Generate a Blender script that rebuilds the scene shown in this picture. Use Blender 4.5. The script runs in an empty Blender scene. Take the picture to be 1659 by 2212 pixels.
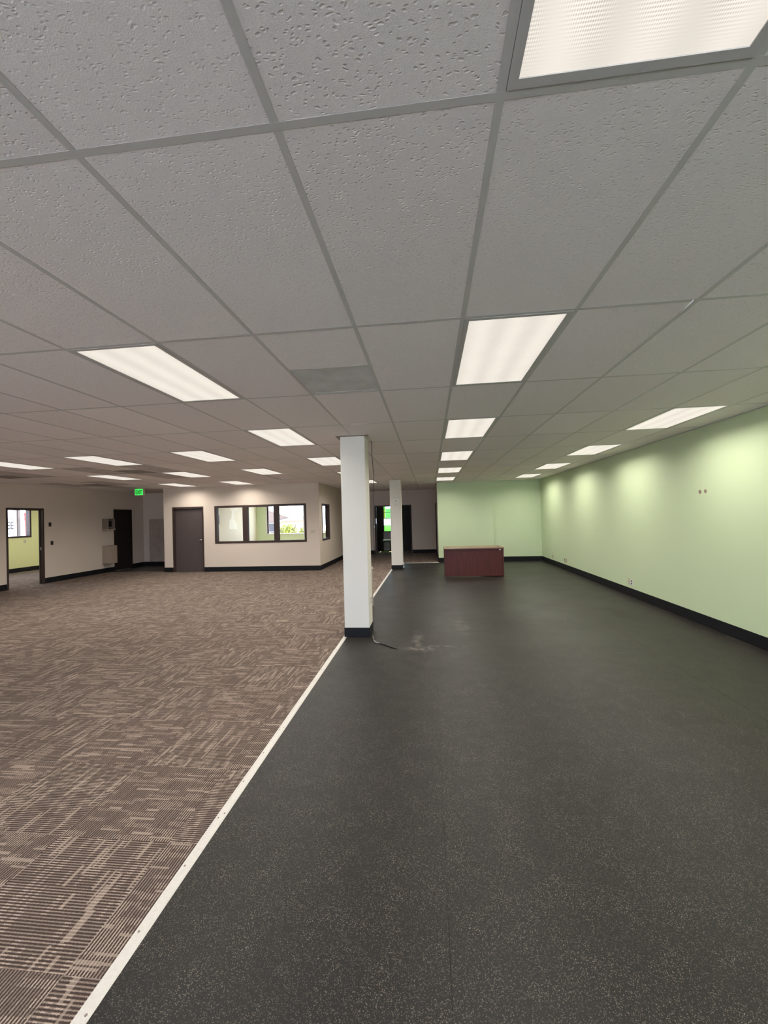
import bpy, math, random
from mathutils import Matrix, Vector
random.seed(7)
S = bpy.context.scene
COL = S.collection

# ---------------------------------------------------------------- camera
FPX = 886.76                                   # focal length in pixels of the 1659 wide frame
YAW, PITCH, ROLL = -0.109776, 0.010398, -0.027014
CAM_H = 1.61
def cam_axes():
    cy, sy, cp, sp, cr, sr = math.cos(YAW), math.sin(YAW), math.cos(PITCH), math.sin(PITCH), math.cos(ROLL), math.sin(ROLL)
    f = Vector((sy*cp, cy*cp, sp)); r = Vector((cy, -sy, 0)); u = r.cross(f)
    return r*cr + u*sr, u*cr - r*sr, f
cd = bpy.data.cameras.new('camera')
cam = bpy.data.objects.new('camera', cd); COL.objects.link(cam)
r_, u_, f_ = cam_axes()
cam.matrix_world = Matrix(((r_.x, u_.x, -f_.x, 0), (r_.y, u_.y, -f_.y, 0), (r_.z, u_.z, -f_.z, CAM_H), (0, 0, 0, 1)))
cd.sensor_fit = 'HORIZONTAL'; cd.sensor_width = 36.0; cd.lens = FPX*36.0/1659.0
cd.clip_start = 0.02; cd.clip_end = 500
S.camera = cam

# ---------------------------------------------------------------- world, sun, exposure
SKY = 7.5
LAMP_W = 27.0
LAMP_SPREAD = math.radians(156)
w = bpy.data.worlds.new('sky'); S.world = w; w.use_nodes = True
nt = w.node_tree; nt.nodes.clear()
tc = nt.nodes.new('ShaderNodeTexCoord'); sx = nt.nodes.new('ShaderNodeSeparateXYZ')
rp = nt.nodes.new('ShaderNodeValToRGB'); bg = nt.nodes.new('ShaderNodeBackground'); wo = nt.nodes.new('ShaderNodeOutputWorld')
rp.color_ramp.elements[0].position = 0.0; rp.color_ramp.elements[0].color = (0.76, 0.91, 1.18, 1)
rp.color_ramp.elements[1].position = 0.9; rp.color_ramp.elements[1].color = (0.42, 0.67, 1.22, 1)
nt.links.new(tc.outputs['Generated'], sx.inputs[0]); nt.links.new(sx.outputs['Z'], rp.inputs[0])
nt.links.new(rp.outputs[0], bg.inputs['Color']); bg.inputs['Strength'].default_value = SKY
nt.links.new(bg.outputs[0], wo.inputs[0])
sun = bpy.data.lights.new('sun', 'SUN'); sun.energy = 54.0; sun.angle = math.radians(1.0); sun.color = (1.0, 0.95, 0.87)
suno = bpy.data.objects.new('sun', sun); COL.objects.link(suno)
suno.rotation_euler = Vector((-0.12, -0.46, -0.88)).to_track_quat('-Z', 'Y').to_euler()
S.view_settings.view_transform = 'Standard'; S.view_settings.look = 'None'
S.view_settings.exposure = 0.0; S.view_settings.gamma = 1.0; S.view_settings.use_curve_mapping = False
S.cycles.use_denoising = True
S.cycles.max_bounces = 10; S.cycles.diffuse_bounces = 6; S.cycles.transparent_max_bounces = 16
S.cycles.sample_clamp_indirect = 8.0

# ---------------------------------------------------------------- room numbers (metres)
CEIL = 2.70
XR, XL = 3.69, -10.65                # right (green) wall, left wall
YF, YB = -3.78, 17.60                # storefront behind the camera, corridor end wall
YO, XO0, XO1 = 12.36, -8.50, -3.37   # office box: front face, left end, right side
YE = 19.20                           # outer wall at the back
YG, XG0 = 14.08, 0.28                # green end wall
XLR = -14.30                         # outer wall of the room beyond the left doorway
GX0, GY0, GW, GL = 0.21513, 1.09291, 0.6096, 1.2192   # ceiling grid origin and module

# ---------------------------------------------------------------- helpers
def lin(c):
    return tuple(((v/255.0)/12.92 if v/255.0 <= 0.04045 else ((v/255.0+0.055)/1.055)**2.4) for v in c)

class MB:
    def __init__(s): s.v = []; s.f = []; s.uv = []
    def box(s, x0, x1, y0, y1, z0, z1):
        n = len(s.v)
        s.v += [(x0,y0,z0),(x1,y0,z0),(x1,y1,z0),(x0,y1,z0),(x0,y0,z1),(x1,y0,z1),(x1,y1,z1),(x0,y1,z1)]
        s.f += [tuple(n+i for i in q) for q in ((3,2,1,0),(4,5,6,7),(0,1,5,4),(1,2,6,5),(2,3,7,6),(3,0,4,7))]
        return s
    def prism(s, pts, axis, a, b):
        """extrude a polygon (list of 2-tuples) along an axis between a and b"""
        n = len(s.v); k = len(pts)
        for t in (a, b):
            for p, q in pts:
                s.v.append({'x': (t, p, q), 'y': (p, t, q), 'z': (p, q, t)}[axis])
        s.f.append(tuple(range(n, n+k))[::-1]); s.f.append(tuple(range(n+k, n+2*k)))
        for i in range(k):
            j = (i+1) % k
            s.f.append((n+i, n+j, n+k+j, n+k+i))
        return s
    def tube(s, pts, r, seg=8):
        pts = [Vector(p) for p in pts]; n = len(s.v); rs = r if isinstance(r, (list, tuple)) else [r]*len(pts)
        for i, p in enumerate(pts):
            d = (pts[min(i+1, len(pts)-1)] - pts[max(i-1, 0)]).normalized()
            a = d.cross(Vector((0, 0, 1)) if abs(d.z) < 0.9 else Vector((1, 0, 0))).normalized(); b = d.cross(a)
            for k in range(seg):
                t = 2*math.pi*k/seg
                s.v.append(tuple(p + (a*math.cos(t) + b*math.sin(t))*rs[i]))
        for i in range(len(pts)-1):
            for k in range(seg):
                k2 = (k+1) % seg
                s.f.append((n+i*seg+k, n+i*seg+k2, n+(i+1)*seg+k2, n+(i+1)*seg+k))
        s.f.append(tuple(n+k for k in range(seg))[::-1]); s.f.append(tuple(n+(len(pts)-1)*seg+k for k in range(seg)))
        return s
    def mesh(s, name, mat, org=(0, 0, 0)):
        me = bpy.data.meshes.new(name)
        me.from_pydata([(x-org[0], y-org[1], z-org[2]) for x, y, z in s.v], [], s.f)
        if mat: me.materials.append(mat)
        me.validate(); me.update()
        bm_fix(me)
        return me
    def build(s, name, mat, parent=None, org=None, bevel=0, smooth=False):
        """org: world position of the object's own origin; parents here never rotate or scale"""
        if org is None: org = world_loc(parent) if parent else base_of(s.v)
        me = s.mesh(name, mat, org)
        o = bpy.data.objects.new(name, me); COL.objects.link(o)
        po = world_loc(parent) if parent else (0, 0, 0)
        o.location = (org[0]-po[0], org[1]-po[1], org[2]-po[2])
        if parent: o.parent = parent
        if bevel:
            m = o.modifiers.new('bevel', 'BEVEL'); m.width = bevel; m.segments = 2; m.limit_method = 'ANGLE'
        if smooth:
            for p in me.polygons: p.use_smooth = True
        return o
import bmesh
def bm_fix(me):
    b = bmesh.new(); b.from_mesh(me); bmesh.ops.recalc_face_normals(b, faces=b.faces); b.to_mesh(me); b.free()
def base_of(v):
    xs, ys, zs = zip(*v); return ((min(xs)+max(xs))/2, (min(ys)+max(ys))/2, min(zs))
def world_loc(o):
    p = Vector((0, 0, 0))
    while o: p += o.location; o = o.parent
    return tuple(p)
def thing(name, loc, label, cat, group=None):
    o = bpy.data.objects.new(name, None); COL.objects.link(o); o.location = loc; o.empty_display_size = 0.1
    return tag(o, label, cat, group)
def tag(o, label, cat, group=None):
    o['label'] = label; o['category'] = cat; o['kind'] = 'thing'
    if group: o['group'] = group
    return o
def struct(o, label=None):
    o['kind'] = 'structure'
    if label: o['label'] = label
    return o
def frame_boxes(mb, a0, a1, z0, z1, wdt, n0, n1, axis, bottom=True):
    """rectangular frame in the plane of a wall; axis 'x': wall runs along x, n = y"""
    def bx(p0, p1, q0, q1):
        if axis == 'x': mb.box(p0, p1, n0, n1, q0, q1)
        else: mb.box(n0, n1, p0, p1, q0, q1)
    bx(a0, a0+wdt, z0, z1); bx(a1-wdt, a1, z0, z1); bx(a0+wdt, a1-wdt, z1-wdt, z1)
    if bottom: bx(a0+wdt, a1-wdt, z0, z0+wdt)
    return mb
def wall(name, axis, a0, a1, n0, n1, z0, z1, holes, mat, label):
    """wall along an axis with rectangular holes [(p0,p1,q0,q1)]"""
    mb = MB()
    def bx(p0, p1, q0, q1):
        if p1-p0 < 1e-4 or q1-q0 < 1e-4: return
        if axis == 'x': mb.box(p0, p1, n0, n1, q0, q1)
        else: mb.box(n0, n1, p0, p1, q0, q1)
    cur = a0
    for p0, p1, q0, q1 in sorted(holes):
        bx(cur, p0, z0, z1); bx(p0, p1, z0, q0); bx(p0, p1, q1, z1); cur = p1
    bx(cur, a1, z0, z1)
    return struct(mb.build(name, mat, org=(0, 0, 0)), label)

# ---------------------------------------------------------------- materials
def new_mat(name):
    m = bpy.data.materials.new(name); m.use_nodes = True
    t = m.node_tree; return m, t, t.nodes['Principled BSDF']
def N(t, kind, **kw):
    n = t.nodes.new('ShaderNode'+kind)
    for k, v in kw.items(): setattr(n, k, v)
    return n
def math_(t, op, a, b=None, c=None):
    n = N(t, 'Math', operation=op)
    for i, x in enumerate((a, b, c)):
        if x is None: continue
        if isinstance(x, (int, float)): n.inputs[i].default_value = x
        else: t.links.new(x, n.inputs[i])
    return n.outputs[0]
def mixc(t, fac, a, b):
    n = N(t, 'Mix', data_type='RGBA')
    for s, x in ((n.inputs['Factor'], fac), (n.inputs['A'], a), (n.inputs['B'], b)):
        if isinstance(x, (int, float)): s.default_value = x
        elif isinstance(x, tuple): s.default_value = (*x[:3], 1)
        else: t.links.new(x, s)
    return n.outputs['Result']
def plain(name, c, rough=0.6, metal=0.0, spec=0.5, var=0.06, scale=9.0, bump=0.0, bscale=300.0, coat=0.0):
    m, t, b = new_mat(name)
    b.inputs['Roughness'].default_value = rough; b.inputs['Metallic'].default_value = metal
    b.inputs['Specular IOR Level'].default_value = spec; b.inputs['Coat Weight'].default_value = coat
    co = N(t, 'TexCoord').outputs['Object']
    nz = N(t, 'TexNoise'); nz.inputs['Scale'].default_value = scale; nz.inputs['Detail'].default_value = 4
    t.links.new(co, nz.inputs['Vector'])
    k = mixc(t, nz.outputs['Fac'], tuple(x*(1-var) for x in c), tuple(min(1, x*(1+var)) for x in c))
    t.links.new(k, b.inputs['Base Color'])
    if bump:
        n2 = N(t, 'TexNoise'); n2.inputs['Scale'].default_value = bscale; n2.inputs['Detail'].default_value = 3
        t.links.new(co, n2.inputs['Vector'])
        bp = N(t, 'Bump'); bp.inputs['Strength'].default_value = bump; bp.inputs['Distance'].default_value = 0.002
        t.links.new(n2.outputs['Fac'], bp.inputs['Height']); t.links.new(bp.outputs[0], b.inputs['Normal'])
    return m

M = {}
M['beige'] = plain('beige_wall_paint', (0.64, 0.545, 0.465), 0.75, bump=0.25, bscale=120, var=0.03, scale=1.5)
M['cream'] = plain('cream_wall_paint', (0.74, 0.68, 0.53), 0.75, bump=0.2, bscale=120, var=0.03, scale=1.5)
M['green'] = plain('green_wall_paint', (0.555, 0.655, 0.42), 0.62, bump=0.25, bscale=120, var=0.03, scale=1.2)
M['lime'] = plain('lime_wall_paint', (0.76, 0.78, 0.40), 0.62, bump=0.25, bscale=120, var=0.03, scale=1.2)
M['column'] = plain('column_paint', (0.70, 0.66, 0.60), 0.7, bump=0.3, bscale=90, var=0.03, scale=3)
M['brown'] = plain('dark_brown_frame_paint', (0.050, 0.031, 0.027), 0.5, spec=0.25, var=0.12, scale=20)
M['doorgrey'] = plain('grey_brown_door_paint', (0.078, 0.060, 0.058), 0.5, spec=0.3, var=0.10, scale=6)
M['doordark'] = plain('near_black_door_paint', (0.020, 0.014, 0.013), 0.55, spec=0.2, var=0.10, scale=6)
M['base'] = plain('black_rubber_baseboard', (0.008, 0.008, 0.010), 0.6, spec=0.2, var=0.2, scale=12)
M['chrome'] = plain('brushed_nickel', (0.75, 0.74, 0.72), 0.28, metal=1.0, var=0.03)
M['alu'] = plain('satin_aluminium', (0.53, 0.505, 0.47), 0.45, metal=0.2, var=0.12, scale=60)
M['white'] = plain('white_plastic', (0.72, 0.70, 0.66), 0.4, var=0.03)
M['ivory'] = plain('ivory_plastic', (0.55, 0.50, 0.38), 0.45, var=0.03)
M['black'] = plain('black_plastic', (0.012, 0.012, 0.013), 0.45, var=0.1)
M['tan'] = plain('tan_painted_steel', (0.36, 0.28, 0.22), 0.5, var=0.05)
M['tandark'] = plain('tan_grey_steel', (0.20, 0.155, 0.125), 0.5, var=0.05)
M['tee'] = plain('ceiling_tee_enamel', (0.56, 0.54, 0.52), 0.45, var=0.03)
M['lampframe'] = plain('lamp_frame_enamel', (0.52, 0.50, 0.49), 0.4, var=0.03)
M['subfloor'] = plain('concrete_subfloor', (0.05, 0.045, 0.04), 0.9, var=0.1)
M['vinyl'] = plain('dark_vinyl_floor', (0.045, 0.038, 0.034), 0.45, var=0.2, scale=3)
M['slab'] = plain('ceiling_void', (0.40, 0.37, 0.34), 0.9)
M['concrete'] = plain('outdoor_concrete', (0.50, 0.48, 0.45), 0.9, var=0.1, bump=0.3)
M['stucco'] = plain('pink_tan_stucco', (0.20, 0.135, 0.105), 0.9, bump=0.3)
M['shingle'] = plain('brown_roof_shingles', (0.15, 0.10, 0.085), 0.9, var=0.3, scale=14)
M['trimwhite'] = plain('white_trim_paint', (0.60, 0.59, 0.58), 0.6)
M['slate'] = plain('violet_grey_siding', (0.085, 0.082, 0.10), 0.8, var=0.2, scale=2)
M['leaf'] = plain('yellow_green_leaves', (0.24, 0.26, 0.035), 0.6, var=0.5, scale=12)
M['red'] = plain('red_banner_cloth', (0.22, 0.02, 0.02), 0.7)
M['post'] = plain('brown_sign_post', (0.07, 0.05, 0.045), 0.7)
M['tanpost'] = plain('tan_sign_frame', (0.22, 0.165, 0.12), 0.7)
M['signwhite'] = plain('sign_board_white', (0.9, 0.9, 0.9), 0.5, var=0.01)
M['ink'] = plain('sign_ink_violet', (0.022, 0.016, 0.035), 0.6)
M['inkdark'] = plain('sign_ink_dark', (0.010, 0.008, 0.010), 0.6)
M['blackwire'] = plain('black_cable_jacket', (0.012, 0.011, 0.011), 0.5)
M['greywire'] = plain('grey_tape', (0.22, 0.20, 0.18), 0.6, var=0.6, scale=45)
M['plaster'] = plain('bare_plaster_patch', (0.90, 0.87, 0.76), 0.9, var=0.12, scale=8, bump=0.5, bscale=40)
M['patchgrey'] = plain('scraped_grey_board', (0.42, 0.335, 0.28), 0.85, var=0.22, scale=5, bump=0.4, bscale=30)

def glass_mat(name, tint=(0.97, 0.985, 0.975), gloss=0.06):
    m, t, b = new_mat(name); t.nodes.remove(b)
    tr = N(t, 'BsdfTransparent'); tr.inputs[0].default_value = (*tint, 1)
    gl = N(t, 'BsdfGlossy'); gl.inputs['Roughness'].default_value = 0.02
    lw = N(t, 'LayerWeight'); lw.inputs[0].default_value = 0.5
    fr = math_(t, 'MULTIPLY_ADD', math_(t, 'POWER', lw.outputs['Facing'], 5.0), 0.5, 0.02)
    mx = N(t, 'MixShader'); t.links.new(fr, mx.inputs[0])
    t.links.new(tr.outputs[0], mx.inputs[1]); t.links.new(gl.outputs[0], mx.inputs[2])
    t.links.new(mx.outputs[0], t.nodes['Material Output'].inputs[0])
    return m
M['glass'] = glass_mat('clear_glass')
M['greenglass'] = glass_mat('green_film_glass', (0.18, 0.37, 0.13))
M['oliveglass'] = glass_mat('olive_film_glass', (0.23, 0.30, 0.06))

def emit(name, c, s):
    m, t, b = new_mat(name); b.inputs['Base Color'].default_value = (*c, 1)
    b.inputs['Emission Color'].default_value = (*c, 1); b.inputs['Emission Strength'].default_value = s
    return m
M['exitgreen'] = emit('lit_green_exit_face', (0.06, 0.85, 0.12), 1.0)
M['exitletter'] = plain('dark_green_exit_letters', (0.0, 0.03, 0.004), 0.7)

# mineral fibre ceiling tile: pits and short fissures
def tile_mat(name, pit=1.0, col=(0.885, 0.825, 0.805), stain=None):
    m, t, b = new_mat(name)
    b.inputs['Roughness'].default_value = 0.95; b.inputs['Specular IOR Level'].default_value = 0.15
    tcn = N(t, 'TexCoord'); oi = N(t, 'ObjectInfo')
    rnd = math_(t, 'MULTIPLY', oi.outputs['Random'], 37.0)
    cb = N(t, 'CombineXYZ'); t.links.new(rnd, cb.inputs[0]); t.links.new(rnd, cb.inputs[1])
    va = N(t, 'VectorMath', operation='ADD'); t.links.new(tcn.outputs['Object'], va.inputs[0]); t.links.new(cb.outputs[0], va.inputs[1])
    # warp so fissures wander
    wn = N(t, 'TexNoise'); wn.inputs['Scale'].default_value = 22; t.links.new(va.outputs[0], wn.inputs['Vector'])
    wv = N(t, 'VectorMath', operation='MULTIPLY_ADD'); t.links.new(wn.outputs['Color'], wv.inputs[0])
    wv.inputs[1].default_value = (0.03, 0.03, 0); t.links.new(va.outputs[0], wv.inputs[2])
    def pits(sx, sy, thr, width, seed):
        mp = N(t, 'Mapping'); mp.inputs['Scale'].default_value = (sx, sy, 0.0); mp.inputs['Location'].default_value = (seed, seed*1.7, 0)
        mp.inputs['Rotation'].default_value = (0, 0, 0.25*(1 if seed < 5 else -1.2))
        t.links.new(wv.outputs[0], mp.inputs['Vector'])
        vo = N(t, 'TexVoronoi', voronoi_dimensions='2D'); vo.inputs['Scale'].default_value = 1.0
        t.links.new(mp.outputs[0], vo.inputs['Vector'])
        sp = N(t, 'SeparateColor'); t.links.new(vo.outputs['Color'], sp.inputs[0])
        on = math_(t, 'GREATER_THAN', sp.outputs[0], thr)
        mr = N(t, 'MapRange'); mr.inputs['From Min'].default_value = width; mr.inputs['From Max'].default_value = width*0.35
        t.links.new(vo.outputs['Distance'], mr.inputs['Value'])
        rr = math_(t, 'MULTIPLY', mr.outputs[0], on)
        return rr
    p1 = pits(46, 92, 0.80, 0.34, 1.0); p2 = pits(62, 110, 0.84, 0.34, 7.3)
    p = math_(t, 'MULTIPLY', math_(t, 'MAXIMUM', p1, p2), math_(t, 'MULTIPLY_ADD', math_(t, 'FRACT', math_(t, 'MULTIPLY', oi.outputs['Random'], 17.3)), 0.75, 0.25))
    fn = N(t, 'TexNoise'); fn.inputs['Scale'].default_value = 260; fn.inputs['Detail'].default_value = 4; t.links.new(va.outputs[0], fn.inputs['Vector'])
    h = math_(t, 'MULTIPLY_ADD', p, -1.0*pit, math_(t, 'MULTIPLY', fn.outputs['Fac'], 0.22))
    bp = N(t, 'Bump'); bp.inputs['Strength'].default_value = 0.7; bp.inputs['Distance'].default_value = 0.003
    t.links.new(h, bp.inputs['Height']); t.links.new(bp.outputs[0], b.inputs['Normal'])
    tint = math_(t, 'MULTIPLY_ADD', oi.outputs['Random'], 0.07, 0.965)
    mottle = N(t, 'TexNoise'); mottle.inputs['Scale'].default_value = 90; mottle.inputs['Detail'].default_value = 5; t.links.new(va.outputs[0], mottle.inputs['Vector'])
    base = mixc(t, mottle.outputs['Fac'], tuple(x*0.90 for x in col), tuple(min(1, x*1.10) for x in col))
    c2 = mixc(t, math_(t, 'MULTIPLY', p, 0.19*pit), base, (0.20, 0.18, 0.17))
    if stain:
        sn = N(t, 'TexNoise'); sn.inputs['Scale'].default_value = 5; sn.inputs['Detail'].default_value = 5; t.links.new(va.outputs[0], sn.inputs['Vector'])
        c2 = mixc(t, math_(t, 'MULTIPLY_ADD', sn.outputs['Fac'], 0.55, 0.10), c2, stain)
    hv = N(t, 'HueSaturation'); t.links.new(c2, hv.inputs['Color']); t.links.new(tint, hv.inputs['Value'])
    t.links.new(hv.outputs[0], b.inputs['Base Color'])
    return m
M['tile'] = tile_mat('fissured_ceiling_tile')
M['dirtytile'] = tile_mat('sooty_ceiling_tile', 0.6, stain=(0.10, 0.09, 0.085))
M['vent'] = plain('dusty_perforated_metal', (0.62, 0.61, 0.61), 0.7, var=0.28, scale=6)
M['soot'] = plain('sooty_vent_metal', (0.30, 0.28, 0.27), 0.8, var=0.4, scale=5)

# carpet tile: fine loop rows crossed by columns of paler dashes (UV in metres)
def carpet_mat():
    m, t, b = new_mat('striped_brown_carpet')
    b.inputs['Roughness'].default_value = 1.0; b.inputs['Specular IOR Level'].default_value = 0.05
    uv = N(t, 'UVMap').outputs[0]; oi = N(t, 'ObjectInfo')
    sp = N(t, 'SeparateXYZ'); t.links.new(uv, sp.inputs[0])
    rnd = math_(t, 'MULTIPLY', oi.outputs['Random'], 613.0)
    tid = math_(t, 'ADD', rnd, sp.outputs[2])
    u, v = sp.outputs[0], sp.outputs[1]
    # jitter a hair so rows look tufted
    nz = N(t, 'TexNoise'); nz.inputs['Scale'].default_value = 190; nz.inputs['Detail'].default_value = 3; t.links.new(uv, nz.inputs['Vector'])
    vj = math_(t, 'MULTIPLY_ADD', nz.outputs['Fac'], 0.0075, v)
    row = math_(t, 'FRACT', math_(t, 'DIVIDE', vj, 0.0133))
    ridge = math_(t, 'SMOOTH_MIN', math_(t, 'MULTIPLY', math_(t, 'ABSOLUTE', math_(t, 'SUBTRACT', row, 0.5)), 2.0), 1.0, 0.1)   # 0 on the ridge, 1 in the groove
    line = N(t, 'MapRange'); line.inputs['From Min'].default_value = 0.64; line.inputs['From Max'].default_value = 0.12
    t.links.new(ridge, line.inputs['Value']); line = line.outputs[0]
    def dashes(wid, length, seed):
        ci = math_(t, 'FLOOR', math_(t, 'DIVIDE', math_(t, 'ADD', u, seed*0.013), wid))
        w1 = N(t, 'TexWhiteNoise', noise_dimensions='3D'); cb = N(t, 'CombineXYZ')
        t.links.new(ci, cb.inputs[0]); t.links.new(tid, cb.inputs[1]); cb.inputs[2].default_value = seed
        t.links.new(cb.outputs[0], w1.inputs['Vector'])
        s1 = N(t, 'SeparateColor'); t.links.new(w1.outputs['Color'], s1.inputs[0])
        ln = math_(t, 'MULTIPLY_ADD', s1.outputs[0], length, length*0.55)
        si = math_(t, 'FLOOR', math_(t, 'DIVIDE', math_(t, 'ADD', v, math_(t, 'MULTIPLY', s1.outputs[1], 0.6)), ln))
        w2 = N(t, 'TexWhiteNoise', noise_dimensions='3D'); c2 = N(t, 'CombineXYZ')
        t.links.new(si, c2.inputs[0]); t.links.new(math_(t, 'ADD', tid, seed*3.1), c2.inputs[1]); t.links.new(ci, c2.inputs[2])
        t.links.new(c2.outputs[0], w2.inputs['Vector'])
        return w2.outputs['Value']
    r1 = dashes(0.0165, 0.13, 1.0); r2 = dashes(0.027, 0.11, 2.0); r3 = dashes(0.0105, 0.17, 5.0)
    solid = math_(t, 'MAXIMUM', math_(t, 'GREATER_THAN', r1, 0.95), math_(t, 'GREATER_THAN', r3, 0.955))
    lit = math_(t, 'MAXIMUM', math_(t, 'GREATER_THAN', r2, 0.74), math_(t, 'GREATER_THAN', r1, 0.82))
    w0 = N(t, 'TexWhiteNoise', noise_dimensions='2D'); c0 = N(t, 'CombineXYZ'); t.links.new(math_(t, 'FLOOR', math_(t, 'DIVIDE', vj, 0.0133)), c0.inputs[0]); t.links.new(tid, c0.inputs[1]); t.links.new(c0.outputs[0], w0.inputs['Vector'])
    dim = math_(t, 'ADD', math_(t, 'MULTIPLY', lit, 0.42), math_(t, 'MULTIPLY_ADD', w0.outputs['Value'], 0.24, 0.36))
    k = math_(t, 'MAXIMUM', math_(t, 'MULTIPLY', line, dim), math_(t, 'MULTIPLY', solid, math_(t, 'MULTIPLY_ADD', line, 0.28, 0.42)))
    fz = N(t, 'TexNoise'); fz.inputs['Scale'].default_value = 420; fz.inputs['Detail'].default_value = 2; t.links.new(uv, fz.inputs['Vector'])
    k = math_(t, 'MULTIPLY', k, math_(t, 'MULTIPLY_ADD', fz.outputs['Fac'], 1.5, 0.30))
    c = mixc(t, k, (0.054, 0.038, 0.033), (0.40, 0.318, 0.262))
    t.links.new(c, b.inputs['Base Color'])
    bp = N(t, 'Bump'); bp.inputs['Strength'].default_value = 0.6; bp.inputs['Distance'].default_value = 0.003
    t.links.new(math_(t, 'MULTIPLY', ridge, -1.0), bp.inputs['Height']); t.links.new(bp.outputs[0], b.inputs['Normal'])
    return m
M['carpet'] = carpet_mat()

def rubber_mat():
    m, t, b = new_mat('flecked_black_rubber')
    co = N(t, 'TexCoord').outputs['Object']
    wn = N(t, 'TexNoise'); wn.inputs['Scale'].default_value = 300; t.links.new(co, wn.inputs['Vector'])
    wv = N(t, 'VectorMath', operation='MULTIPLY_ADD'); t.links.new(wn.outputs['Color'], wv.inputs[0])
    wv.inputs[1].default_value = (0.007, 0.007, 0); t.links.new(co, wv.inputs[2]); co2 = wv.outputs[0]
    def fleck(scale, thr, size):
        vo = N(t, 'TexVoronoi', voronoi_dimensions='2D'); vo.inputs['Scale'].default_value = scale; t.links.new(co2, vo.inputs['Vector'])
        s1 = N(t, 'SeparateColor'); t.links.new(vo.outputs['Color'], s1.inputs[0])
        return math_(t, 'MULTIPLY', math_(t, 'GREATER_THAN', s1.outputs[0], thr), math_(t, 'LESS_THAN', vo.outputs['Distance'], size)), s1
    f1, s1 = fleck(290, 0.76, 0.38); f2, s2 = fleck(150, 0.91, 0.27)
    patch = N(t, 'TexNoise'); patch.inputs['Scale'].default_value = 7.0; patch.inputs['Detail'].default_value = 4; t.links.new(co, patch.inputs['Vector'])
    pr = N(t, 'MapRange'); pr.inputs['From Min'].default_value = 0.35; pr.inputs['From Max'].default_value = 0.65
    t.links.new(patch.outputs['Fac'], pr.inputs['Value'])
    f = math_(t, 'MULTIPLY', math_(t, 'MAXIMUM', f1, f2), math_(t, 'MULTIPLY_ADD', pr.outputs[0], 0.6, 0.4))
    fc = mixc(t, s1.outputs[1], (0.075, 0.068, 0.064), (0.25, 0.205, 0.165))
    big = N(t, 'TexNoise'); big.inputs['Scale'].default_value = 0.9; big.inputs['Detail'].default_value = 5; t.links.new(co, big.inputs['Vector'])
    grain = N(t, 'TexNoise'); grain.inputs['Scale'].default_value = 420; grain.inputs['Detail'].default_value = 2; t.links.new(co, grain.inputs['Vector'])
    bc = mixc(t, math_(t, 'MULTIPLY', big.outputs['Fac'], grain.outputs['Fac']), (0.008, 0.007, 0.0065), (0.021, 0.018, 0.017))
    def blot(x, y, rx, ry, gain, colr, src, scale=9.0):
        mp = N(t, 'Mapping'); mp.inputs['Location'].default_value = (-x/rx, -y/ry, 0); mp.inputs['Scale'].default_value = (1/rx, 1/ry, 0)
        t.links.new(co, mp.inputs['Vector'])
        ln = N(t, 'VectorMath', operation='LENGTH'); t.links.new(mp.outputs[0], ln.inputs[0])
        fall = N(t, 'MapRange'); fall.interpolation_type = 'SMOOTHSTEP'; fall.inputs['From Min'].default_value = 1.0; fall.inputs['From Max'].default_value = 0.2
        t.links.new(ln.outputs['Value'], fall.inputs['Value'])
        nz = N(t, 'TexNoise'); nz.inputs['Scale'].default_value = scale; nz.inputs['Detail'].default_value = 6; t.links.new(co, nz.inputs['Vector'])
        nr = N(t, 'MapRange'); nr.inputs['From Min'].default_value = 0.42; nr.inputs['From Max'].default_value = 0.68; t.links.new(nz.outputs['Fac'], nr.inputs['Value'])
        return mixc(t, math_(t, 'MULTIPLY', math_(t, 'MULTIPLY', fall.outputs[0], nr.outputs[0]), gain), src, colr)
    cc = mixc(t, math_(t, 'MULTIPLY', f, 0.8), bc, fc)
    cc = blot(-0.20, 5.35, 0.10, 0.55, 0.75, (0.16, 0.145, 0.13), cc); cc = blot(-0.17, 4.98, 0.30, 0.14, 0.7, (0.16, 0.145, 0.13), cc, 14)
    cc = blot(0.42, 6.05, 0.16, 0.75, 0.5, (0.14, 0.125, 0.11), cc); cc = blot(0.05, 5.08, 0.55, 0.05, 0.6, (0.13, 0.12, 0.11), cc, 14)
    cc = blot(0.75, 6.1, 0.7, 0.6, 0.7, (0.006, 0.006, 0.005), cc, 2.5); cc = blot(2.6, 6.4, 0.9, 0.7, 0.7, (0.006, 0.006, 0.005), cc, 2.5); cc = blot(2.7, 9.4, 1.0, 1.0, 0.7, (0.006, 0.006, 0.005), cc, 2.5)
    t.links.new(cc, b.inputs['Base Color'])
    b.inputs['Specular IOR Level'].default_value = 0.22
    t.links.new(math_(t, 'MULTIPLY_ADD', big.outputs['Fac'], 0.22, 0.30), b.inputs['Roughness'])
    bp = N(t, 'Bump'); bp.inputs['Strength'].default_value = 0.35; bp.inputs['Distance'].default_value = 0.002
    t.links.new(grain.outputs['Fac'], bp.inputs['Height']); t.links.new(bp.outputs[0], b.inputs['Normal'])
    return m
M['rubber'] = rubber_mat()

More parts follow.
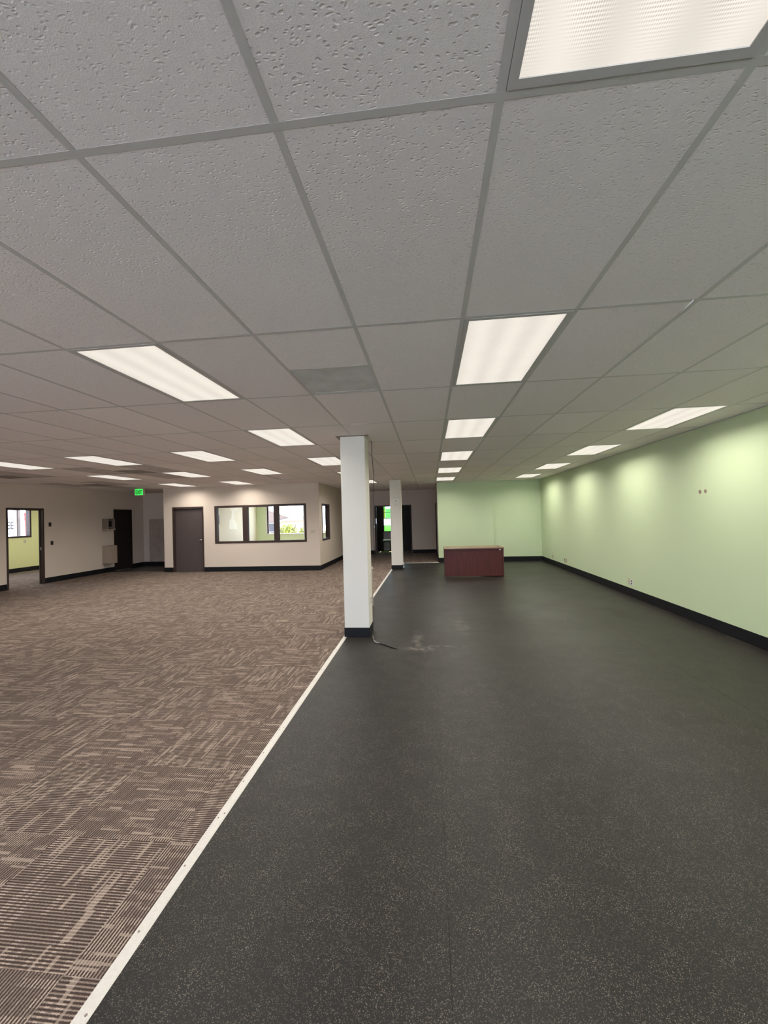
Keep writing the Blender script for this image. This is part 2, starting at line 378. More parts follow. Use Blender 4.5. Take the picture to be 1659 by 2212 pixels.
def wood_mat(name, c0, c1, rough):
    m, t, b = new_mat(name)
    co = N(t, 'TexCoord').outputs['Object']
    mp = N(t, 'Mapping'); mp.inputs['Scale'].default_value = (14, 14, 1.3); t.links.new(co, mp.inputs['Vector'])
    nz = N(t, 'TexNoise'); nz.inputs['Scale'].default_value = 2.2; nz.inputs['Detail'].default_value = 6; nz.inputs['Distortion'].default_value = 0.6
    t.links.new(mp.outputs[0], nz.inputs['Vector'])
    t.links.new(mixc(t, nz.outputs['Fac'], c0, c1), b.inputs['Base Color'])
    b.inputs['Roughness'].default_value = rough; b.inputs['Specular IOR Level'].default_value = 0.25 if rough > .3 else 0.5
    return m
M['mahogany'] = wood_mat('mahogany_laminate', (0.040, 0.010, 0.009), (0.120, 0.028, 0.022), 0.42)
M['mahoganysheen'] = wood_mat('mahogany_top_sheen', (0.16, 0.075, 0.05), (0.25, 0.12, 0.08), 0.24)  # same mahogany, lightened: the wall's reflection is put into the colour

def lens_mat():
    """lit prismatic lens: three tubes glow behind a fine prism pattern"""
    m, t, b = new_mat('lit_prismatic_lens')
    co = N(t, 'TexCoord').outputs['Object']; sp = N(t, 'SeparateXYZ'); t.links.new(co, sp.inputs[0])
    x, y = sp.outputs[0], sp.outputs[1]
    def sn(v, per, ph=0.0): return math_(t, 'SINE', math_(t, 'MULTIPLY_ADD', v, 2*math.pi/per, ph))
    d1 = math_(t, 'ADD', x, math_(t, 'MULTIPLY', y, 0.62)); d2 = math_(t, 'SUBTRACT', x, math_(t, 'MULTIPLY', y, 0.62))
    pr = math_(t, 'MULTIPLY', sn(d1, 0.0105), sn(d2, 0.0105))
    lobes = math_(t, 'MULTIPLY_ADD', sn(math_(t, 'MULTIPLY_ADD', y, -0.30, x), 0.150, 0.6), 0.5, 0.5)
    edge = math_(t, 'SUBTRACT', 0.585, math_(t, 'ABSOLUTE', y))
    ex = math_(t, 'SUBTRACT', 0.279, math_(t, 'ABSOLUTE', x))
    em = math_(t, 'MINIMUM', edge, ex)
    inner = N(t, 'MapRange'); inner.inputs['From Min'].default_value = 0.02; inner.inputs['From Max'].default_value = 0.12
    t.links.new(edge, inner.inputs['Value'])
    rim = N(t, 'MapRange'); rim.inputs['From Min'].default_value = 0.016; rim.inputs['From Max'].default_value = 0.002
    t.links.new(em, rim.inputs['Value'])
    amp = math_(t, 'MULTIPLY', math_(t, 'MULTIPLY_ADD', lobes, 0.34, 0.03), inner.outputs[0])
    nz = N(t, 'TexNoise'); nz.inputs['Scale'].default_value = 5; t.links.new(co, nz.inputs['Vector'])
    tube = math_(t, 'MULTIPLY', sn(x, 0.19, 1.2), 0.05)
    s = math_(t, 'ADD', math_(t, 'MULTIPLY_ADD', pr, amp, 0.80), math_(t, 'ADD', tube, math_(t, 'MULTIPLY', nz.outputs['Fac'], 0.08)))
    s = math_(t, 'MULTIPLY_ADD', rim.outputs[0], 0.30, s)
    b.inputs['Base Color'].default_value = (0.05, 0.05, 0.05, 1); b.inputs['Roughness'].default_value = 0.5
    b.inputs['Emission Color'].default_value = (1.0, 0.925, 0.82, 1)
    t.links.new(s, b.inputs['Emission Strength'])
    return m
M['lens'] = lens_mat()

# ================================================================ SHELL
# ---- floor: subfloor with carpet tiles, rubber sheets, vinyl
FT = 0.006
floor = struct(MB().box(-14.6, 3.9, YF-0.2, 19.4, -0.25, -FT).build('floor', M['subfloor'], org=(0, 0, 0)), 'floor of the whole unit, brown carpet tiles left and black rubber right')
CX0, CY0, CT = -1.345, 1.347, 0.60
XS0, XS1 = -1.196, -1.146                       # edges of the metal strip
def in_view(x, y, z):
    d = Vector((x, y, z-CAM_H)); dz = d.dot(f_)
    if dz < 0.25: return False
    return abs(d.dot(r_)/dz) < 1.02 and abs(d.dot(u_)/dz) < 1.35
cells = []
i0 = int(math.floor((-14.3-CX0)/CT)); j0 = int(math.floor((YF-CY0)/CT)); j1 = int(math.ceil((YE-CY0)/CT))
for i in range(i0, 4):
    for j in range(j0, j1):
        x0, x1, y0, y1 = CX0+i*CT, CX0+(i+1)*CT, CY0+j*CT, CY0+(j+1)*CT
        for (ax0, ax1, ay0, ay1) in ((-14.3, XL-0.12, 7.5, 16.0), (XL-0.12, XL, 9.30, 10.28), (XL, XO0, YF, 12.50), (XO0, XS0+0.004, YF, YO),
                                     (XO1, XS0+0.004, YO, 13.95), (XO1, XG0, 13.97, 17.55), (-2.36, -0.76, 17.55, 19.2), (XO0+0.1, XO1-0.1, YO+0.12, 19.15)):
            a0, a1, b0, b1 = max(x0, ax0), min(x1, ax1), max(y0, ay0), min(y1, ay1)
            if a1-a0 > 0.01 and b1-b0 > 0.01:
                cells.append((a0, a1, b0, b1, (i+j) % 2, x0, y0))
def cdist(c):
    cx, cy = (c[0]+c[1])/2, (c[2]+c[3])/2
    return math.hypot(cx, cy) + (0 if in_view(cx, cy, 0) else 1000)
cells.sort(key=cdist)
rest = MB(); rest_uv = []
tile_cache = {}
def tile_uv(c, x, y, turn):
    u, v = (x-c[5], y-c[6]) if turn else (y-c[6], x-c[5])
    return u, v
def add_uv(me, fn):
    l = me.uv_layers.new(name='UVMap')
    for p in me.polygons:
        for li in p.loop_indices:
            l.data[li].uv = fn(me.vertices[me.loops[li].vertex_index].co)
carpet_all = []
for k, c in enumerate(cells):
    turn = c[4] == 1
    if k < 300:
        key = (turn, round(c[0]-c[5], 3), round(c[1]-c[5], 3), round(c[2]-c[6], 3), round(c[3]-c[6], 3))
        if key not in tile_cache:
            me = MB().box(c[0]-c[5]+.0003, c[1]-c[5]-.0003, c[2]-c[6]+.0003, c[3]-c[6]-.0003, -FT, 0).mesh('carpet_tile', M['carpet'])
            add_uv(me, lambda co, t=turn: (co.x, co.y) if t else (co.y, co.x))
            tile_cache[key] = me
        o = bpy.data.objects.new('carpet_tile', tile_cache[key]); COL.objects.link(o)
        o.parent = floor; o.location = (c[5], c[6], random.uniform(-0.0003, 0.0003))
    else:
        n = len(rest.f); rest.box(c[0]+.0008, c[1]-.0008, c[2]+.0008, c[3]-.0008, -FT, 0)
        off = (k*1.7) % 97
        rest_uv.append((turn, c[5], c[6], off))
me = bpy.data.meshes.new('carpet_field'); me.from_pydata(rest.v, [], rest.f); me.materials.append(M['carpet'])
l = me.uv_layers.new(name='UVMap')
for p in me.polygons:
    t_, px, py, off = rest_uv[p.index//6]
    for li in p.loop_indices:
        co = me.vertices[me.loops[li].vertex_index].co
        l.data[li].uv = ((co.x-px+off*.66, co.y-py+off) if t_ else (co.y-py+off*.66, co.x-px+off))
o = bpy.data.objects.new('carpet_field', me); COL.objects.link(o); o.parent = floor; o['kind'] = 'stuff'
# rubber sheets: four rolls 1.22 m wide, each with one cross joint
xs = [XS1-0.004, 0.03, 1.25, 2.47, XR]
ys = [[YF, 5.08, 13.95], [YF, 5.08, 13.95], [YF, 7.9, 14.1], [YF, 6.6, 14.1]]
ys[0][2] = 13.95
for k in range(4):
    for q in range(2):
        x0, x1, y0, y1 = xs[k], xs[k+1], ys[k][q], ys[k][q+1]
        y1 = y1 if q == 0 else (13.95 if k == 0 else 14.06)
        zt = 0.0 + 0.0004*((k+q) % 2)
        MB().box(x0+.0005, x1-.0005, y0+.0005, y1-.0005, -FT, zt).build('rubber_sheet', M['rubber'], floor)
MB().box(XL, XO0, 12.51, 14.3, -FT, -0.001).build('vinyl_sheet', M['vinyl'], floor)

# ---- transition strips
strip = struct(MB().prism([(XS0, 0.0), (XS0+0.002, 0.0065), (XS0+0.010, 0.0065), (XS0+0.0125, 0.0045), (XS1-0.006, 0.0045), (XS1, 0.0)], 'y', YF, 13.93).build('trim_1', M['alu'], org=(0, 0, 0)),
               'pale metal transition strip between carpet and rubber, screwed down')
y = 0.9; n = 0
while y < 13.6:
    if not (5.40 < y < 5.83 or 12.3 < y < 12.8):
        for dx, dy in ((0.016, 0.0), (0.034, 0.035))[: (2 if n % 3 == 1 else 1)]:
            MB().tube([(XS0+dx, y+dy, 0.0040), (XS0+dx, y+dy, 0.0058)], 0.0048, 10).build('screw', M['tandark'], strip)
    y += 0.305; n += 1
struct(MB().prism([(13.935, 0), (13.94, 0.006), (13.965, 0.006), (13.97, 0)], 'x', -0.84, XG0).build('trim_2', M['alu'], org=(0, 0, 0)),
       'thin metal strip across the corridor mouth beside the green wall')
struct(MB().prism([(12.49, 0), (12.495, 0.005), (12.515, 0.005), (12.52, 0)], 'x', XL, XO0).build('trim_3', M['tandark'], org=(0, 0, 0)),
       'dull strip where the carpet meets the dark alcove floor')

# ---- ceiling: slab, tees, tiles
ceiling = struct(MB().box(-14.6, 3.9, YF-0.2, 19.4, 2.80, 2.95).build('ceiling', M['slab'], org=(0, 0, 0)), 'suspended grid ceiling of grey fissured tiles')
def in_main(x0, x1, y0, y1):
    """clip a ceiling cell to the main hall; returns list of rects"""
    out = []
    for ax0, ax1, ay0, ay1 in ((XL, XR, YF, YO), (XL, XO0, YO, 14.3), (XO1, XR, YO, YG), (XO1, XG0, YG, YB)):
        a0, a1, b0, b1 = max(x0, ax0), min(x1, ax1), max(y0, ay0), min(y1, ay1)
        if a1-a0 > 0.02 and b1-b0 > 0.02: out.append((a0, a1, b0, b1))
    return out
LIGHTS = [(0, -1), (0, 1), (0, 3), (0, 5), (0, 7), (0, 9), (4, 3), (4, 5), (4, 7), (4, 9), (-4, 1), (-4, 3), (-4, 5), (-4, 7), (-4, 9),
          (-7, 4), (-7, 6), (-10, 4), (-10, 6), (-10, 8), (-13, 4), (-13, 6), (-13, 8), (4, 1), (4, -1), (-4, -1), (-13, 2), (-10, 0), (-13, 0)]  # trailing entries are unseen lamps, added to light the near hall and left wall
VENTS = [(-2, 1), (-11, 5), (-16, 5), (-16, 7)]
lightset, ventset = set(LIGHTS), set(VENTS)
TILT = {(-7, 7): (0.004, -0.020), (2, 6): (0.006, -0.012), (-2, 10): (0.006, 0.016)}
ZT = CEIL+0.0009
ccells = []
for i in range(-18, 6):
    for j in range(-4, 14):
        if (i, j) in lightset: continue
        x0, y0 = GX0+i*GW, GY0+j*GL
        y0c = y0
        hi = GL/2 if (i, j) in ventset else GL
        for rc in in_main(x0, x0+GW, y0, y0+hi): ccells.append((rc, i, j))
def ccd(c):
    cx, cy = (c[0][0]+c[0][1])/2, (c[0][2]+c[0][3])/2
    return math.hypot(cx, cy) + (0 if in_view(cx, cy, CEIL) else 1000)
ccells.sort(key=ccd)
tcache = {}; restt = MB()
for k, (rc, i, j) in enumerate(ccells):
    wx, wy = rc[1]-rc[0], rc[3]-rc[2]
    sooty = (i, j) in ((-11, 6), (-12, 5), (-10, 5), (-15, 7), (-16, 8), (-17, 7), (-15, 5)) 
    if k < 300:
        key = (round(wx, 3), round(wy, 3), sooty)
        if key not in tcache:
            tcache[key] = MB().box(-wx/2+.004, wx/2-.004, -wy/2+.004, wy/2-.004, 0, 0.016).mesh('ceiling_tile', M['dirtytile'] if sooty else M['tile'])
        o = bpy.data.objects.new('ceiling_tile', tcache[key]); COL.objects.link(o); o.parent = ceiling
        o.location = ((rc[0]+rc[1])/2, (rc[2]+rc[3])/2, ZT+random.uniform(0, 0.0012))
        o.rotation_euler = (random.uniform(-.0008, .0008), random.uniform(-.0015, .0015), 0)
        if (i, j) in TILT:
            tx, ty = TILT[(i, j)]; o.rotation_euler = (tx, -ty, 0); o.location.z = ZT + abs(tx)*wy/2 + abs(ty)*wx/2
    else:
        restt.box(rc[0]+.004, rc[1]-.004, rc[2]+.004, rc[3]-.004, ZT, ZT+.016)
if restt.v:
    o = restt.build('ceiling_tile_field', M['tile'], ceiling, org=(0, 0, 0)); o['kind'] = 'stuff'
# main tees run along x, one each grid row; cross tees run along y between them
TW = 0.012
for j in range(-3, 15):
    yy = GY0+j*GL
    runs = [(XL, XR)] if yy < YO else ([(XL, XO0), (XO1, XR)] if yy < YG else [(XO1, XG0)])
    for a, b_ in runs:
        if yy > 14.3 and a < -8: continue
        if yy > YB: continue
        MB().box(a, b_, yy-TW, yy+TW, CEIL, CEIL+0.0007).box(a, b_, yy-0.003, yy+0.003, CEIL+0.0007, CEIL+0.03).build('main_tee', M['tee'], ceiling)
ct_cells = []
for i in range(-17, 6):
    for j in range(-4, 14):
        x = GX0+i*GW
        for rc in in_main(x-0.011, x+0.0111, GY0+j*GL, GY0+(j+1)*GL):
            if rc[1]-rc[0] < 0.02: continue
            ct_cells.append(((x-TW, x+TW, rc[2]+TW, rc[3]-TW), i, j))
ct_cells = [c for c in ct_cells if c[0][3]-c[0][2] > 0.05]
ct_cells.sort(key=lambda c: math.hypot((c[0][0]+c[0][1])/2, (c[0][2]+c[0][3])/2) + (0 if in_view((c[0][0]+c[0][1])/2, (c[0][2]+c[0][3])/2, CEIL) or in_view(c[0][0], c[0][3], CEIL) else 1000))
xc = {}; restx = MB()
for k, (rc, i, j) in enumerate(ct_cells):
    L = rc[3]-rc[2]
    if k < 300:
        key = round(L, 3)
        if key not in xc:
            xc[key] = MB().box(-TW, TW, -L/2, L/2, 0.0002, 0.0007).box(-0.003, 0.003, -L/2, L/2, 0.0007, 0.028).mesh('cross_tee', M['tee'])
        o = bpy.data.objects.new('cross_tee', xc[key]); COL.objects.link(o); o.parent = ceiling
        o.location = ((rc[0]+rc[1])/2, (rc[2]+rc[3])/2, CEIL)
    else:
        restx.box(rc[0], rc[1], rc[2], rc[3], CEIL+.0002, CEIL+.0007)
if restx.v:
    o = restx.build('cross_tee_field', M['tee'], ceiling, org=(0, 0, 0)); o['kind'] = 'stuff'
for (i, j) in VENTS:
    x0, y0 = GX0+i*GW, GY0+(j+0.5)*GL
    MB().box(x0+TW, x0+GW-TW, y0-TW, y0+TW, CEIL, CEIL+.0007).build('cross_tee', M['tee'], ceiling)
# wall angle around the hall
ang = MB()
for a, b_, c, d in ((XR-0.022, XR, YF, YG), (XL, XL+0.022, YF, 14.3)): ang.box(a, b_, c, d, CEIL-.002, CEIL+.002)
for a, b_, c in ((XO0, XO1, YO), (XG0, XR, YG), (XO1, XG0, YB), (XL, XO0, 14.3)): ang.box(a, b_, c-0.022, c, CEIL-.002, CEIL+.002)
ang.box(XO1, XO1+.022, YO, YB, CEIL-.002, CEIL+.002); ang.box(XG0-.022, XG0, YG, YB, CEIL-.002, CEIL+.002)
ang.build('wall_angle', M['tee'], ceiling, org=(0, 0, 0))
# plain ceilings over the side rooms
oc = MB().box(XO0+.1, XO1-.1, YO+.12, YE, CEIL, CEIL+.1).box(-14.3, XL-.12, 7.4, 16.1, CEIL, CEIL+.1).box(-3.3, -0.5, YB+.1, YE, 2.3, 2.4).box(-3.3, -0.5, YB+.1, YB+.14, 2.1, 2.3)
oc.build('side_room_ceiling', M['column'], ceiling, org=(0, 0, 0))

# ---- walls
D1 = (9.275, 10.302, 0.0, 2.085)           # open doorway in the left wall
D2 = (12.840, 13.694, 0.0, 2.091)          # dark door in the left wall
D3 = (-8.200, -7.146, 0.0, 2.080)          # office door
W1 = (-6.772, -3.785, 0.885, 2.078)        # office window
W2 = (12.662, 13.645, 0.888, 2.066)        # office side window
D4 = (-2.360, -0.758, 0.0, 2.076)          # opening in the corridor end wall
D5 = (16.35, 17.30, 0.0, 2.10)             # door in the back of the green partition
wall('wall_left', 'y', YF, 14.3, XL-.12, XL, 0, 2.80, [D1, D2], M['beige'], 'long beige wall on the left with an open doorway and a dark door')
wall('wall_right', 'y', YF, YG+.1, XR, XR+.15, 0, 2.80, [], M['green'], 'long pale green wall on the right')
gb = struct(MB().box(XG0, 2.135, YG, YG+.16, 0, 2.80).box(2.135, XR, YG+.06, YG+.16, 0, 2.80).build('wall_back', M['green'], org=(0, 0, 0)), 'pale green end wall behind the desk, its left half stepping forward')
wall('wall_partition', 'y', YG+.16, YB, XG0, XG0+.15, 0, 2.80, [D5], M['beige'], 'beige return wall of the corridor behind the green end wall')
wall('wall_corridor', 'x', XO1-.1, XG0+.15, YB, YB+.12, 0, 2.80, [D4], M['beige'], 'dim beige wall at the far end of the corridor with a dark opening')
wall('wall_office_front', 'x', XO0, XO1, YO, YO+.12, 0, 2.80, [D3, W1], M['beige'], 'beige front wall of the boxed office with a door and a three-pane window')
wall('wall_office_side', 'y', YO+.12, YB, XO1-.12, XO1, 0, 2.80, [W2], M['beige'], 'beige side wall of the boxed office facing the corridor')
wall('wall_office_left', 'y', YO+.12, YE, XO0, XO0+.12, 0, 2.80, [], M['cream'], 'cream inner wall of the office with an unpainted patch')
wall('wall_alcove', 'x', XL-.12, XO0, 14.3, 14.42, 0, 2.80, [], M['beige'], 'dim beige wall at the back of the alcove left of the office')
W3 = (-7.90, -4.05, 0.86, 2.50)            # outer window of the office
W4 = (-2.16, -1.34, 0.88, 2.09)            # outer window of the vestibule
wall('wall_outer_back', 'x', XO0, XO1-.12, YE, YE+.2, 0, 2.80, [W3], M['green'], 'green inner face of the office outer wall with a large window')
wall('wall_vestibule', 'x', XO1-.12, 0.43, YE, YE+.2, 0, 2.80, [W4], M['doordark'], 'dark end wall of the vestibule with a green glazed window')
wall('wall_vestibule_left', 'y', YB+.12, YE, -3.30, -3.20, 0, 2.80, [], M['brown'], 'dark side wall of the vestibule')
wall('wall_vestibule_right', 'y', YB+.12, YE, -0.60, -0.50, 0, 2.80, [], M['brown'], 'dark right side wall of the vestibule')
W5 = (8.4, 13.34, 1.20, 2.45)             # outer window of the left room
wall('wall_outer_left', 'y', 7.4, 16.1, XLR-.2, XLR, 0, 2.80, [W5], M['lime'], 'lime green wall with a window seen through the left doorway')
wall('wall_room_near', 'x', XLR-.2, XL-.12, 7.4, 7.5, 0, 2.80, [], M['lime'], 'near side wall of the room beyond the left doorway')
wall('wall_room_far', 'x', XLR-.2, XL-.12, 16.0, 16.1, 0, 2.80, [], M['lime'], 'far side wall of the room beyond the left doorway')
SF = [(-6.7, -3.6, 0.35, 2.45), (-3.4, -0.3, 0.35, 2.45), (0.0, 3.2, 0.35, 2.45)]
wall('wall_front', 'x', XL-.12, XR+.15, YF-.2, YF, 0, 2.80, SF, M['beige'], 'storefront wall behind the viewpoint with four large windows')

# ---- baseboards
def bb(name, boxes, label):
    mb = MB()
    for x0, x1, y0, y1 in boxes: mb.box(x0, x1, y0, y1, 0.0, 0.150)
    return struct(mb.build(name, M['base'], org=(0, 0, 0), bevel=0.003), label)
T = 0.008
bb('baseboard_right', [(XR-T, XR, YF, YG+.06)], 'black baseboard along the right green wall')
bb('baseboard_back', [(XG0-T, 2.135+T, YG-T, YG), (2.135, 2.135+T, YG, YG+.06), (2.135+T, XR-T, YG+.06-T, YG+.06)], 'black baseboard along the green end wall')
bb('baseboard_left', [(XL, XL+T, YF, D1[0]-.002), (XL, XL+T, D1[1]+.002, D2[0]-.002), (XL, XL+T, D2[1]+.002, 14.3)], 'black baseboard along the left beige wall')
bb('baseboard_alcove', [(XL+T, XO0, 14.3-T, 14.3)], 'black baseboard across the back of the alcove')
bb('baseboard_office_front', [(XO0-T, D3[0]-.002, YO-T, YO), (D3[1]+.002, XO1+T, YO-T, YO)], 'black baseboard along the front of the boxed office')
bb('baseboard_office_side', [(XO1, XO1+T, YO, YB), (XO0-T, XO0, YO, 14.3-T)], 'black baseboard along the sides of the boxed office')
bb('baseboard_corridor', [(XO1+T, D4[0]-.002, YB-T, YB), (D4[1]+.002, XG0-T, YB-T, YB), (XG0-T, XG0, YG, D5[0]-.002)], 'black baseboard around the far end of the corridor')
bb('baseboard_room', [(XLR, XLR+T, 7.5, 16.0)], 'black baseboard in the lime green room')

# ---- doors and frames
def door_set(name, axis, rect, n_face, depth, label, leaf=None, leaf_mat=None, sgn=-1, fmat='brown', fw=0.05, proud=0.012):
    """n_face: coordinate of the wall face toward the hall; sgn: direction from the wall toward the viewer"""
    a0, a1, z0, z1 = rect
    n0, n1 = sorted((n_face+sgn*proud, n_face-sgn*depth))
    mid = ((a0+a1)/2, n_face, 0) if axis == 'x' else (n_face, (a0+a1)/2, 0)
    root = bpy.data.objects.new(name, None); COL.objects.link(root); root.location = mid; struct(root, label)
    def fb(p0, p1, q0, q1, nm):
        mb = MB()
        if axis == 'x': mb.box(p0, p1, n0, n1, q0, q1)
        else: mb.box(n0, n1, p0, p1, q0, q1)
        mb.build(nm, M[fmat], root, bevel=0.003)
    fb(a0+.001, a0+fw, 0, z1-fw, 'frame_jamb'); fb(a1-fw, a1-.001, 0, z1-fw, 'frame_jamb'); fb(a0+.001, a1-.001, z1-fw, z1-.001, 'frame_head')
    lf = None
    if leaf is not None:
        p0, p1 = a0+fw+.003, a1-fw-.003
        m0, m1 = sorted((n_face-sgn*leaf, n_face-sgn*(leaf+.042)))
        mb = MB()
        if axis == 'x': mb.box(p0, p1, m0, m1, 0.008, z1-fw-.003)
        else: mb.box(m0, m1, p0, p1, 0.008, z1-fw-.003)
        lf = mb.build('door_leaf', M[leaf_mat], root, bevel=0.002)
    return root, lf
d1, _ = door_set('door_1', 'y', D1, XL, 0.12, 'open doorway with dark brown frame in the left wall', sgn=1, fw=0.045)
MB().box(XL-0.075, XL-0.045, D1[1]-0.047, D1[1]-0.0455, 0.93, 1.01).build('strike_plate', M['chrome'], d1)
MB().box(XL-0.09, XL-0.075, D1[1]-0.065, D1[1]-0.045, 0.0, D1[3]-.05).box(XL-0.09, XL-0.075, D1[0]+.045, D1[0]+.06, 0.0, D1[3]-.05).box(XL-.09, XL-.075, D1[0]+.06, D1[1]-.065, D1[3]-.06, D1[3]-.047).build('door_stop', M['brown'], d1)
d2, l2 = door_set('door_2', 'y', D2, XL, 0.12, 'narrow near-black door in the left wall behind the wall boxes', leaf=0.035, leaf_mat='doordark', sgn=1, fmat='doordark', fw=0.04)
MB().tube([(XL-.035, D2[1]-.11, 1.0), (XL+.02, D2[1]-.11, 1.0)], 0.011, 10).tube([(XL+.012, D2[1]-.11, 1.0), (XL+.012, D2[1]-.22, 0.995)], 0.009, 8).build('lever_handle', M['black'], d2)
d3, l3 = door_set('door_3', 'x', D3, YO, 0.12, 'grey-brown office door with a silver lever and brown frame', leaf=0.075, leaf_mat='doorgrey', fw=0.047)
hx, hy, hz = -7.235, YO+.075, 1.02
h = MB().tube([(hx, hy, hz), (hx, hy-.012, hz)], 0.027, 16).tube([(hx, hy-.012, hz), (hx, hy-.055, hz)], 0.011, 12)
h.tube([(hx+.005, hy-.050, hz), (hx-.04, hy-.052, hz-.010), (hx-.085, hy-.050, hz-.026), (hx-.125, hy-.046, hz-.034)], [0.011, 0.012, 0.011, 0.010], 10)
h.build('lever_handle', M['chrome'], d3, smooth=True)
d4, _ = door_set('door_4', 'x', D4, YB, 0.12, 'wide dark framed opening in the corridor end wall', fmat='brown', fw=0.05)
MB().tube([(D4[0]-.02, YB-.012, 1.17), (D4[0]-.02, YB-.03, 1.17)], 0.022, 12).build('wall_button', M['chrome'], d4)
MB().box(D4[0]+.05, D4[0]+.09, YB+.02, YB+.06, 0.005, 2.02).build('door_leaf_edge', M['doorgrey'], d4)
MB().box(D4[0]+.055, D4[0]+.075, YB+.006, YB+.02, 1.30, 1.52).build('push_plate', M['chrome'], d4)
d5, _ = door_set('door_5', 'y', D5, XG0, 0.15, 'dark door frame on the corridor side of the green partition', leaf=0.03, leaf_mat='doordark', sgn=-1, fmat='doordark', fw=0.05, proud=0.025)

# ---- windows
def window(name, axis, rect, n0, n1, mulls, label, fw=0.06, mw=0.075, pane_n=None, mat='brown', gmat='glass', sill=False):
    a0, a1, z0, z1 = rect
    root = bpy.data.objects.new(name, None); COL.objects.link(root)
    root.location = ((a0+a1)/2, (n0+n1)/2, z0) if axis == 'x' else ((n0+n1)/2, (a0+a1)/2, z0); struct(root, label)
    def bx(p0, p1, q0, q1, nm, m, na=n0, nb=n1, bev=0.003):
        mb = MB()
        if axis == 'x': mb.box(p0, p1, na, nb, q0, q1)
        else: mb.box(na, nb, p0, p1, q0, q1)
        return mb.build(nm, m, root, bevel=bev)
    e = .001
    bx(a0+e, a0+fw, z0+e, z1-e, 'frame_side', M[mat]); bx(a1-fw, a1-e, z0+e, z1-e, 'frame_side', M[mat])
    bx(a0+fw, a1-fw, z1-fw, z1-e, 'frame_head', M[mat]); bx(a0+fw, a1-fw, z0+e, z0+fw, 'frame_sill', M[mat])
    edges = [a0+fw]
    for m in mulls:
        bx(m-mw, m+mw, z0+fw, z1-fw, 'mullion', M[mat]); edges += [m-mw, m+mw]
    edges.append(a1-fw)
    pn = (n0+n1)/2 if pane_n is None else pane_n
    for q in range(0, len(edges), 2):
        bx(edges[q], edges[q+1], z0+fw, z1-fw, 'pane', M[gmat], pn-.003, pn+.003, 0)
    return root
w1 = window('window_1', 'x', W1, YO-.012, YO+.132, [], 'three-pane office window in a dark brown frame', fw=0.065, pane_n=YO+.07)
for o in [c for c in w1.children if c.name.startswith('pane')]: bpy.data.objects.remove(o)
P = [(-6.655, -5.842), (-5.693, -4.827), (-4.686, -3.845)]
for a, b_ in ((P[0][1], P[1][0]), (P[1][1], P[2][0])):
    MB().box(a, b_, YO-.012, YO+.132, W1[2]+.065, W1[3]-.065).build('mullion', M['brown'], w1, bevel=.003)
for a, b_ in ((W1[0]+.065, P[0][1]), P[1], (P[2][0], W1[1]-.065)):
    MB().box(a, b_, YO+.067, YO+.073, W1[2]+.065, W1[3]-.065).build('pane', M['glass'], w1)
window('window_2', 'y', W2, XO1-.132, XO1+.012, [], 'narrow single pane in the office side wall, dark brown frame', fw=0.06)
window('window_3', 'x', W3, YE-.01, YE+.12, [-6.0], 'wide outer window of the office with bright houses outside', fw=0.05, mw=0.03, mat='trimwhite')
MB().box(W3[0]+.05, W3[0]+.12, YE+.03, YE+.10, W3[2]+.05, W3[3]-.05).build('inner_bar', M['brown'], bpy.data.objects['window_3'], bevel=.003)
w4 = window('window_4', 'x', W4, YE-.01, YE+.06, [], 'glazed light at the vestibule end, green film with a clear band', fw=0.03, mat='black')
for o in [c for c in w4.children if c.name.startswith('pane')]: bpy.data.objects.remove(o)
rows = [(0.91, 1.165, 'greenglass', W4[0]+.03), (1.185, 1.495, 'glass', W4[0]+.03), (1.525, 1.790, 'greenglass', -2.045), (1.805, 1.955, 'greenglass', -2.045), (1.965, 2.06, 'glass', -2.045)]
for z0, z1, g, xl in rows:
    o = MB().box(xl, W4[1]-.03, YE+.02, YE+.026, z0, z1).build('pane', M[g], w4)
    o['label'] = 'green film pane' if g == 'greenglass' else 'clear bright pane'
MB().box(W4[0]+.03, -2.047, YE+.02, YE+.026, 1.525, 1.955).build('pane', M['oliveglass'], w4)['label'] = 'olive strip pane'
MB().box(W4[0]+.03, -2.047, YE+.02, YE+.026, 1.965, 2.06).build('pane', M['greenglass'], w4)['label'] = 'green corner pane'
bars = [(1.165, 1.185), (1.495, 1.525), (1.790, 1.805), (1.955, 1.965)]
for z0, z1 in bars:
    MB().box(W4[0]+.03, W4[1]-.03, YE+.01, YE+.04, z0, z1).build('glazing_bar', M['black'], w4)
window('window_5', 'y', W5, XLR-.15, XLR+.015, [10.9], 'dark framed window in the lime green room', fw=0.06, mw=0.03)
for k, r in enumerate(SF):
    window('window_%d' % (6+k), 'x', r, YF-.15, YF-.05, [(r[0]+r[1])/2], 'large storefront window behind the viewpoint', fw=0.05, mw=0.025, mat='black')

# ---- pieces of the walls
wl = bpy.data.objects['wall_office_left']
xi = XO0+.12
pts = [(16.40, 1.24), (17.18, 1.22), (17.10, 1.46), (16.98, 1.58), (16.90, 1.66), (16.98, 2.02), (17.30, 2.05), (17.30, 2.30), (16.55, 2.30), (16.56, 2.02), (16.70, 2.00), (16.62, 1.70), (16.46, 1.60)]
MB().prism(pts, 'x', xi, xi+.006).build('plaster_patch', M['plaster'], wl)
MB().box(xi, xi+.02, 15.54, 15.62, 1.46, 1.84).build('wood_strip', M['brown'], wl)
al = bpy.data.objects['wall_alcove']
MB().box(-10.42, XO0, 14.288, 14.30, 0.152, 1.74).build('scraped_board', M['patchgrey'], al)
MB().tube([(-10.23+.75, 14.30, .60), (-10.23+.75, 14.24, .60)], 0.022, 12).build('pipe_stub', M['black'], al)
MB().tube([(-9.42, 14.30, .49), (-9.42, 14.25, .49)], 0.016, 10).build('pipe_stub', M['chrome'], al)

